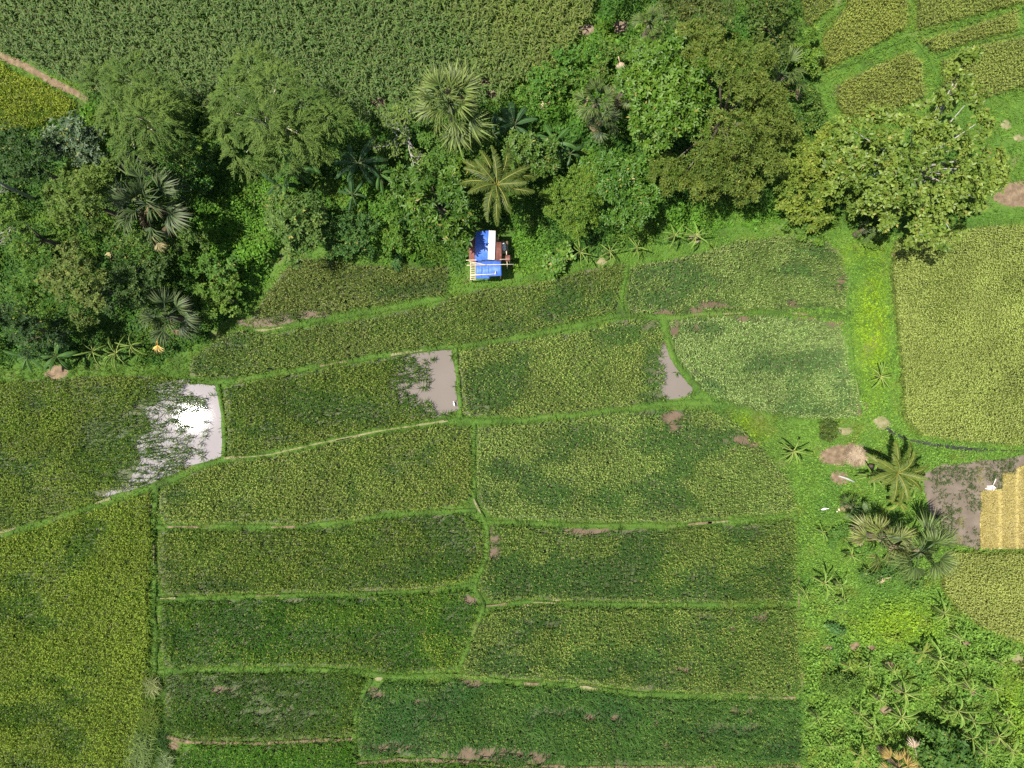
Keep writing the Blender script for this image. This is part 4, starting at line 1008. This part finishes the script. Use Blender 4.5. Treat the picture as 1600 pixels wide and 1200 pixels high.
BANANAS = [
 (452,262,40,3.6,'lush',9,1,'broad leaved banana plant directly below the right bamboo clump',GF),
 (478,248,30,3.4,'lush',7,0,'upright banana plant at the lower right of the right bamboo',GF),
 (430,285,30,3.0,'dark',7,1,'bluish banana plant left of the grey green tree top',GF),
 (556,250,42,3.4,'dark',9,2,'dark banana plant left of the pale branched tree',GF),
 (590,268,30,3.0,'lush',7,1,'banana plant under the pale bare branches',GF),
 (548,302,28,2.4,'dark',7,0,'small banana plant in creepers below the dark banana',GF),
 (804,190,38,3.4,'dark',10,0,'dark banana plant right of the big yellow green fan palm',GF),
 (770,205,28,3.0,'dark',7,1,'shaded banana plant touching the big yellow green fan palm',GF),
 (868,218,36,3.0,'lush',9,1,'banana plant with an orange leaf left of the fan palm cluster',GF),
 (892,236,24,2.6,'dark',6,1,'small banana plant right of the orange leaved banana',GF),
 (630,338,24,2.4,'lush',7,0,'small banana plant peeping from under the whorled leaf tree',GF),
 (36,556,27,2.2,'lush',8,1,'leftmost banana plant of the row along the lower left wood',GE),
 (82,556,31,2.2,'lush',10,1,'star shaped banana plant above the bare earth spot of the left row',GE),
 (140,548,25,2.0,'folded',8,1,'yellowish banana plant in the middle of the left row',GE),
 (176,552,30,2.0,'folded',10,1,'spiky banana plant fourth in the left row',GE),
 (200,540,24,2.0,'folded',8,2,'rightmost banana plant of the left row by the yellow dry frond',GE),
 (908,392,24,1.8,'folded',8,1,'banana plant beside the broad leaved bush on the bank',GE),
 (954,392,20,1.5,'folded',7,1,'banana plant just above the pale earth spot on the bank',GE),
 (997,386,20,1.5,'folded',8,0,'small banana plant in the middle of the bank above the strip paddy',GE),
 (1056,366,24,1.9,'folded',7,0,'left one of two close banana plants on the bank',GE),
 (1090,367,25,1.9,'folded',9,0,'right one of two close banana plants on the bank',GE),
 (1378,588,25,1.0,'folded',11,0,'spiky yellow green plant growing alone in the bright grass strip',None),
 (1244,706,27,1.5,'folded',12,1,'lone banana plant left of the brown soil heap',GMd),
 (1366,745,27,1.6,'folded',9,0,'star shaped banana plant left of the coconut palm on the meadow',GMd),
 (1434,762,24,1.6,'folded',8,0,'banana plant under the right side of the meadow coconut palm',GMd),
 (1410,785,20,1.4,'yellow',8,1,'yellow banana plant between coconut palm and paired fan palms',GMd),
 (1262,930,18,1.3,'folded',7,0,'banana plant nearest the bund corner in the upper left of the meadow',GMd),
 (1293,914,24,1.5,'folded',8,1,'banana plant with pale leaf left of the paired fan palms',GMd),
 (1318,916,16,1.2,'folded',6,1,'small banana plant right of the pale leafed one',GMd),
 (1335,870,20,1.3,'folded',7,0,'banana plant touching the yellower fan palm',GMd),
 (1288,832,16,1.0,'folded',6,0,'small banana plant below the white egret',GMd),
 (1322,940,14,1.1,'folded',5,0,'thin banana shoot below the small banana right of the bund corner',GMd),
 (1482,962,24,1.5,'folded',8,2,'banana plant at the curved edge of the tan field',GMd),
 (1505,1002,17,1.2,'folded',6,3,'half withered banana plant on a brown spot by the tan field',GMd),
 (1474,1034,27,1.5,'folded',9,1,'wide banana plant with a white leaf in the meadow centre',GMd),
 (1446,1022,20,1.4,'yellow',7,1,'yellowish banana plant left of the wide one',GMd),
 (1516,1042,16,1.2,'folded',6,2,'small drooping banana right of the wide one',GMd),
 (1570,1040,19,1.3,'folded',7,0,'banana plant near the right edge below the tan field',GMd),
 (1488,1072,21,1.4,'folded',7,0,'yellow hearted banana plant right of the lawn like patch',GMd),
 (1523,1082,23,1.5,'folded',8,2,'banana plant with red brown leaves in the right of the meadow',GMd),
 (1560,1080,19,1.3,'folded',8,2,'dark shadowed banana plant near the right edge',GMd),
 (1504,1116,26,1.6,'folded',9,1,'tall banana plant, right one of a close pair',GMd),
 (1488,1118,19,1.4,'folded',7,2,'shorter banana plant, left one of the close pair',GMd),
 (1420,1088,29,1.7,'folded',9,2,'large star shaped banana plant in the lower meadow',GMd),
 (1380,1098,22,1.5,'folded',7,2,'banana plant beside the brown leaf litter',GMd),
 (1415,1126,30,1.7,'folded',10,1,'largest banana plant above the dark bush',GMd),
 (1370,1142,23,1.5,'folded',7,1,'banana plant above the orange withering palm',GMd),
 (1281,1126,22,1.4,'folded',6,1,'lone banana plant close to the left bund of the meadow',GMd),
 (1362,1045,18,1.3,'folded',7,0,'banana plant below the brown soil patches',GMd),
 (1400,1052,20,1.4,'folded',7,2,'thin banana plant right of the soil patches',GMd),
 (1330,1045,15,1.2,'yellow',6,0,'yellow tipped small banana below the left soil patch',GMd),
 (1348,1120,18,1.3,'folded',7,1,'banana plant between the lone one and the orange palm',GMd),
 (1528,1132,22,1.5,'folded',8,2,'banana plant with a reddish stem right of the close pair',GMd),
 (1526,1158,23,1.5,'folded',8,1,'yellow green banana plant right of the dark bush',GMd),
 (1568,1156,25,1.6,'folded',9,2,'banana plant over brown litter near the lower right corner',GMd),
 (1582,1128,22,1.5,'folded',8,0,'banana plant with one white rib by the right edge',GMd),
 (1484,1158,20,1.5,'folded',7,1,'banana plant overhanging the dark bush',GMd),
 (1546,1184,22,1.4,'folded',8,1,'banana plant second from the lower right corner',GMd),
 (1588,1178,22,1.4,'folded',8,2,'banana plant nearest the lower right corner',GMd),
 (1302,1170,18,1.2,'folded',7,1,'small banana plant at the bottom near the left bund',GMd),
 (1350,1186,22,1.4,'yellow',7,2,'yellow green banana plant left of the orange withering palm',GMd),
]
for i, (px, py, Rp, h, kd, nl, dr, lab, grp) in enumerate(BANANAS):
    banana(lab, px, py, Rp, h * (1.4 if grp == GMd else 1.0), kd, nl, dr, i + 1, grp)

# ------------------------------------------------------------------ the hut
def corrugated(w_, l, n, amp, a0=0):
    """sheet in local xy: width w_ along x, length l along y, waves across x"""
    m = n * 4 + 1
    x = np.linspace(0, w_, m); z = amp * np.sin(np.linspace(0, n * 2 * np.pi, m) + a0)
    v = []; 
    for yy in (0, l):
        for th in (0, -.006):
            for i in range(m): v.append((x[i], yy, z[i] + th))
    q = []
    for i in range(m - 1):
        q.append([i, i + 1, 2 * m + i + 1, 2 * m + i]); q.append([m + i + 1, m + i, 3 * m + i, 3 * m + i + 1])
        q.append([i + 1, i, m + i, m + i + 1]); q.append([2 * m + i, 2 * m + i + 1, 3 * m + i + 1, 3 * m + i])
    for e in (0, m - 1):
        q.append([e, m + e, 3 * m + e, 2 * m + e] if e else [m, 0, 2 * m, 3 * m])
    g = Geo(); g.add(np.array(v), q); return g

def box(g, x0, x1, y0, y1, z0, z1, c=(1, 1, 1)):
    v = [(x, y, z) for z in (z0, z1) for y in (y0, y1) for x in (x0, x1)]
    g.add(np.array(v, float), [[0, 2, 3, 1], [4, 5, 7, 6], [0, 1, 5, 4], [2, 6, 7, 3], [0, 4, 6, 2], [1, 3, 7, 5]], None, c)

def hut():
    zr = 2.3
    k = S * (1 - 2.2 / H)
    o0 = P(764, 400, 2.2); o0[2] = 0
    root = thing('field_hut', o0, 'small field hut roofed with blue, white and rusty sheets', 'hut')
    X = lambda px: (px - 764) * k
    Y = lambda py: (400 - py) * k
    def sheet(nm, mat, x0, x1, y0, y1, z0, z1, waves, amp=.012, label=None, rz=0, zy=0):
        wd = math.hypot(X(x1) - X(x0), z1 - z0); ln = Y(y0) - Y(y1)
        o = corrugated(wd, ln, waves, amp).obj(nm, mat, root)
        o.location = (X(x0), Y(y1), z0); o.rotation_euler = (zy, -math.atan2(z1 - z0, X(x1) - X(x0)), rz)
        if label: o['label'] = label
        return o
    # main gable: long left slope, short right slope
    sheet('roof_sheet', M_rust, 732.5, 744, 369, 408, 1.86, 2.02, 5, .014, 'rusty brown roof sheet on the left eave')
    sheet('roof_sheet', M_blue, 742, 753, 361.5, 407, 2.06, 2.22, 2, .006, 'blue roof sheet, left of the upper pair', -.015)
    sheet('roof_sheet', M_blue, 752.5, 764, 361, 406, 2.22, 2.38, 2, .006, 'blue roof sheet, right of the upper pair', -.02)
    sheet('roof_sheet', M_white, 762.5, 773, 361, 406, 2.40, 2.36, 3, .006, 'white roof sheet along the ridge', -.035)
    sheet('roof_sheet', M_rust, 771.5, 784, 378, 407, 2.31, 2.05, 6, .014, 'reddish rusty sheet on the right slope', 0)
    # lower lean-to
    sheet('roof_sheet', M_blue, 743, 753.5, 406, 434, 1.80, 1.82, 1, .008, 'blue sheet of the lower roof beside the ladder rack')
    sheet('roof_sheet', M_blue, 753, 764.5, 406, 434, 1.83, 1.85, 1, .008, 'blue sheet in the middle of the lower roof')
    sheet('roof_sheet', M_blue, 764, 783.5, 406.5, 430.5, 1.86, 1.88, 2, .006, 'wider blue sheet of the lower roof', .045)
    # bamboo rack on the left of the lower roof
    def pole(p0, p1, r=.03, nm='pole', mat=M_bamboo):
        g = Geo(); p0 = np.array(p0); p1 = np.array(p1)
        tube(g, [p0, p0 * .66 + p1 * .34 + [0, 0, .012], p0 * .33 + p1 * .67, p1], [r, r * .95, r * .9, r * .8], 7)
        return g.obj(nm, mat, root, True)
    for xx in (735, 742): pole((X(xx), Y(436), 1.78), (X(xx), Y(407), 1.80), .028, 'rack_rail')
    for i in range(10):
        yy = 410 + i * 2.8
        pole((X(734), Y(yy), 1.83), (X(743.5), Y(yy + .4), 1.83), .02, 'rack_slat')
    pole((X(728), Y(406), 2.05), (X(797), Y(404.5), 2.12), .025)
    pole((X(729), Y(413.5), 1.97), (X(803), Y(412), 1.98), .026)
    pole((X(733), Y(408), 2.00), (X(760), Y(413), 2.0), .026)
    pole((X(736), Y(429), 1.92), (X(776), Y(427), 1.95), .03)
    pole((X(773.5), Y(428), 1.97), (X(774.5), Y(423), 1.97), .04)
    # posts, walls, floor
    for xx, yy, t_ in ((735, 371, 1.84), (735, 407, 1.84), (736, 433, 1.76), (782, 379, 2.03), (782, 406, 2.03), (782, 429, 1.83), (760, 364, 2.2)):
        pole((X(xx), Y(yy), -.05), (X(xx), Y(yy), t_), .045, 'post', M_bark)
    g = Geo(); box(g, X(737), X(780), Y(404), Y(370), .42, .5); g.obj('floor_deck', M_bamboo, root)
    g = Geo(); box(g, X(737.2), X(738.4), Y(403), Y(371), .5, 1.78); g.obj('wall', M_wall, root)
    g = Geo(); box(g, X(739), X(779), Y(371.2), Y(370), .5, 1.98); g.obj('wall', M_wall, root)
    # right hand lean-to shelf
    o = corrugated((X(797) - X(785)), Y(396) - Y(405.5), 4, .012).obj('shelf_roof', M_rust, root); o.location = (X(785), Y(405.5), 1.55); o['label'] = 'small dark red sheet over the side stand'
    for xx, yy in ((791.5, 391), (792.5, 412), (796, 404)): pole((X(xx), Y(yy), 0), (X(xx), Y(yy), 1.95 if yy > 405 else 1.5), .03, 'post')
    pole((X(791), Y(390), 1.72), (X(791.5), Y(396), 1.72), .03)
    pole((X(792), Y(406), 1.8), (X(792.5), Y(412), 1.98), .03)
hut()
# white sack hanging beside the hut
def blob(g, c, r, c_col=(1, 1, 1), n=10, m=7, sc=(1, 1, 1), seed=0, jit=.12):
    rr = np.random.default_rng(seed)
    th = np.linspace(.02, np.pi - .02, m); ph = np.arange(n) / n * 6.283
    v = []
    for t in th:
        for p in ph:
            q = r * (1 + jit * rr.normal())
            v.append((c[0] + sc[0] * q * math.sin(t) * math.cos(p), c[1] + sc[1] * q * math.sin(t) * math.sin(p), c[2] + sc[2] * q * math.cos(t)))
    q = [[i * n + j, (i + 1) * n + j, (i + 1) * n + (j + 1) % n, i * n + (j + 1) % n] for i in range(m - 1) for j in range(n)]
    g.add(np.array(v), q, [], c_col)
g = Geo(); k = P(787, 385, 1.0)
blob(g, (0, 0, .25), .22, sc=(.75, 1.1, 1.0), seed=4); blob(g, (.03, -.18, .2), .15, sc=(1, 1, 1.1), seed=5); blob(g, (0, .08, .5), .08, seed=6)
o = g.obj('white_sack', M_white, None, True); o.location = (k[0], k[1], .85)
tag(o, 'white bulging sack on the stand at the right side of the hut', 'sack')
g = Geo(); box(g, -.35, .3, -.45, .4, .76, .84)
for sx in (-.3, .25):
    for sy in (-.4, .35): box(g, sx, sx + .05, sy, sy + .05, 0, .76)
o = g.obj('bamboo_stand', M_wall); o.location = (k[0], k[1], 0); tag(o, 'low wooden stand under the white sack beside the hut', 'stand')

# ------------------------------------------------------------------ small things
def dry_frond(label, px, py, Rm, az, cb, ct, seed, z=.35, tilt=.12):
    m = fan_frond_mesh('dry_palm_frond', Rm * .5, Rm * .75, cb, ct, seed, 16, 1.1, True)
    o = link('dry_palm_frond', m); p = P(px, py, z); o.location = tuple(p); o.rotation_euler = (.05, tilt, az)
    return tag(o, label, 'palm leaf')
TAN = (.34, .25, .15), (.5, .4, .26)
dry_frond('white bleached palm leaf lying across the stubble edge', 1556, 748, 1.0, -1.9, (.6, .54, .5), (.72, .66, .62), 61, .2)
dry_frond('brown hanging palm leaf below the fan palm by the top right terraces', 1232, 141, 1.0, -.15, (.42, .22, .12), (.5, .38, .3), 62, 2.6)
dry_frond('golden palm leaf hanging at the right end of the left banana row', 246, 528, 1.0, -1.65, (.5, .30, .05), (.6, .46, .2), 63, 1.6)
dry_frond('tan palm leaf lying on creepers left of the fan palm cluster', 862, 158, .8, -2.7, *TAN, 64, 1.6)
dry_frond('pale palm leaf on creepers above the small hidden fan palm', 966, 88, .8, -1.3, (.40, .30, .2), (.48, .4, .3), 65, 1.8)
dry_frond('yellowish palm leaf left of the pale one on the creepers', 952, 95, .8, 3.5, (.26, .22, .09), (.36, .32, .16), 66, 1.8)
dry_frond('pale tan palm leaf hanging in the bottom dark bush', 1432, 1182, 1.1, 1.7, (.38, .28, .18), (.5, .4, .3), 67, 1.9)
dry_frond('tan palm leaf in the left wood below the big dark fan palm', 180, 385, 1.0, -2.2, (.22, .19, .08), (.32, .27, .13), 68, 4.0)
dry_frond('second tan palm leaf below the big dark fan palm, nearer the clearing', 238, 370, 1.0, -1.0, (.22, .19, .08), (.36, .30, .15), 69, 4.2)
dry_frond('pale dry leaf on the meadow beside the white egret', 1307, 800, .36, .6, (.62, .52, .36), (.7, .62, .45), 70, .3)
dry_frond('dry palm leaf under the paired fan palms', 1392, 902, .8, 3.4, (.38, .28, .17), (.5, .38, .24), 71, 1.0)

# straw heap
g = Geo(); n = 3200
a = rng.random(n) * 6.283; rr_ = np.sqrt(rng.random(n))
px = 1338 + np.cos(a) * rr_ * 15; py = 712 + np.sin(a) * rr_ * 13
z = .32 * (1 - rr_ ** 2) + .03
c = lerp((.12, .08, .048), (.36, .28, .19), np.clip(rng.random(n) * .6 + .6 * (fbm(px, py, 8, 5, 2) > .5), 0, 1))
pos = Pn(px, py, z); pos[:, 2] = z; b0 = P(1338, 712, 0)
blades(g, pos - b0, rng.random(n) * 6.283, .3 + .2 * rng.random(n), .03, np.radians(20 * rng.random(n)), np.radians(-20 * rng.random(n)), c)
root = thing('straw_heap', b0, 'heap of pale and brown straw left of the coconut palm on the meadow', 'straw heap')
o = g.obj('straw', M_straw, root); o['kind'] = 'stuff'
g = Geo(); blob(g, (0, 0, .05), .55, (.3, .21, .13), 14, 8, (1.05, .85, .4), 3, .06); g.obj('mound', M_path, root, True)

# fallen banana stem on the meadow
root = thing('fallen_stem', P(1328, 750, .2), 'grey fallen banana stem with a curled yellow leaf on the meadow', 'fallen stem')
g = Geo(); tube(g, [(-.75, .28, -.1), (-.2, .1, .0), (.3, -.12, 0)], [.05, .08, .07], 7, (.4, .4, .36)); g.obj('stem', M_dry, root, True)
o = link('leaf', BAN['yellow'][2], root); o.location = (.45, .55, -.1); o.rotation_euler = (1.2, .35, -1.5); o.scale = (1.3, 1.0, .5)

def egret(label, px, py, az, s=1.0):
    root = thing('egret', P(px, py, 0), label, 'bird', None, az)
    g = Geo()
    pts = [(-.26, 0, .27), (-.16, 0, .31), (-.02, 0, .34), (.1, 0, .35), (.17, 0, .42), (.17, 0, .52), (.22, 0, .58), (.27, 0, .58), (.30, 0, .57)]
    tube(g, pts, [.015, .06, .095, .08, .04, .026, .035, .028, .012], 9)
    g.obj('body', M_feather, root, True)
    g = Geo(); tube(g, [(.295, 0, .57), (.34, 0, .562), (.38, 0, .55)], [.012, .008, .002], 5, (.5, .35, .05)); g.obj('beak', M_dry, root)
    for sy in (-.04, .04):
        g = Geo(); tube(g, [(0, sy, .28), (.01, sy, .14), (0, sy, .0)], .009, 5, (.1, .09, .06)); g.obj('leg', M_dry, root)
    root.scale = (s, s, s)
egret('white egret standing on the meadow left of the young fan palm', 1285, 794, .3, .85)
egret('small white egret standing in the grey brown pool', 710, 631, 1.8, .7)

# tall reed tufts on the main bund at lower left
def reed(label, px, py, n, L, c, ct, seed, sp=.35, bias=0):
    root = tag(bpy.data.objects.new('reed_tuft', None), label, 'reeds', 'tall reed tufts on the lower left bund'); COL.objects.link(root)
    b = P(px, py, 0); root.location = tuple(b); g = Geo(); r = np.random.default_rng(seed)
    pos = np.stack([r.normal(0, sp * .5, n), r.normal(0, sp, n), np.zeros(n) + .05], 1)
    az = r.random(n) * 6.283 + bias
    cc = lerp(c, ct, r.random(n)) * (.7 + .5 * r.random(n))[:, None]
    blades(g, pos, az, L * (.7 + .5 * r.random(n)), .035, np.radians(58 + 22 * r.random(n)), np.radians(-10 + 45 * r.random(n)), cc, cc * 1.2)
    g.obj('blades', M_grass, root)
reed('pale flowering reed tuft at the top of the reed row', 243, 1068, 220, .95, (.14, .18, .05), (.30, .32, .14), 1, .25)
reed('yellow green reed tuft halfway down the reed row', 238, 1115, 320, .9, (.09, .15, .025), (.16, .20, .04), 2, .6)
reed('silvery pale reed tuft at the bottom left end of the row', 226, 1165, 420, 1.2, (.11, .17, .045), (.2, .27, .09), 3, .6)
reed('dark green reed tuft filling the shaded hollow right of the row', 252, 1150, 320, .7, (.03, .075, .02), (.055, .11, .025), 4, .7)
reed('pale reed tuft beside the dark soil gap at the bottom edge', 264, 1188, 260, .9, (.10, .15, .05), (.22, .28, .12), 5, .35)
reed('reed tuft cut by the bottom edge left of the row', 218, 1205, 300, 1.1, (.10, .16, .04), (.2, .26, .1), 6, .5)

# stubble in the harvested strip, seedlings in the muddy plot
def stubble():
    n = 26000
    px = 1528 + 160 * rng.random(n); py = 722 + 140 * rng.random(n)
    px = np.round(px / 3.2) * 3.2 + rng.normal(0, .9, n); 
    k = inpoly(px, py, STUB); px, py = px[k], py[k]; n = len(px)
    lane = np.exp(-((px - 1563) / 3.5) ** 2) + np.exp(-((px - 1590) / 3.5) ** 2)
    pos = Pn(px, py, .1); pos[:, 2] = .02
    c = lerp((.26, .21, .06), (.46, .39, .15), np.clip(rng.random(n) * .7 + .4 * lane, 0, 1))
    g = Geo(); hh = .18 * (1 - .6 * np.clip(lane, 0, 1))
    blades(g, pos, rng.random(n) * 6.283, hh * (.8 + .8 * rng.random(n)), .03, np.radians(40 + 40 * rng.random(n)), np.radians(-20 + 60 * rng.random(n)), c)
    m = 700; qx = 1535 + 150 * rng.random(m); qy = 745 + 110 * rng.random(m); k = inpoly(qx, qy, STUB); qx, qy = qx[k], qy[k]; m = len(qx)
    p2 = Pn(qx, qy, .2); p2[:, 2] = .2
    blades(g, p2[::3], rng.normal(0, .5, len(p2[::3])), .3 + .3 * rng.random(len(p2[::3])), .022, .1, -.15, lerp((.34, .28, .10), (.5, .43, .22), rng.random(len(p2[::3]))))
    tag(g.obj('stubble', M_straw), 'short straw yellow stubble left by harvest at the right edge', 'stubble', None, 'stuff')
    n = 3000
    px = 1440 + 245 * rng.random(n); py = 705 + 155 * rng.random(n)
    px = np.round(px / 6) * 6 + rng.normal(0, .9, n); py = np.round(py / 6) * 6 + rng.normal(0, .9, n)
    k = inpoly(px, py, PLOT) & ~inpoly(px, py, STUB) & (fbm(px, py, 26, 66, 3) > .42 + .25 * rng.random(n)); px, py = px[k], py[k]; n = len(px)
    g = Geo()
    yl = np.exp(-((px - 1533) / 5) ** 2 - ((py - 750) / 20) ** 2) + np.exp(-((px - 1506 - (py - 790) * -.12) / 4) ** 2) * (py > 780)
    for b in range(5):
        pos = Pn(px, py, .1) + np.stack([rng.normal(0, .05, n), rng.normal(0, .05, n), 0 * px], 1); pos[:, 2] = .01
        c = lerp3(lerp((.05, .075, .03), (.085, .13, .03), rng.random(n)), np.array((.3, .28, .07)), np.clip(yl, 0, 1))
        blades(g, pos, rng.random(n) * 6.283, .16 + .14 * rng.random(n), .03, np.radians(40 + 35 * rng.random(n)), np.radians(0 + 40 * rng.random(n)), c)
    tag(g.obj('seedlings', M_grass), 'sparse green seedlings dotted over the muddy plot', 'seedlings', None, 'stuff')
stubble()
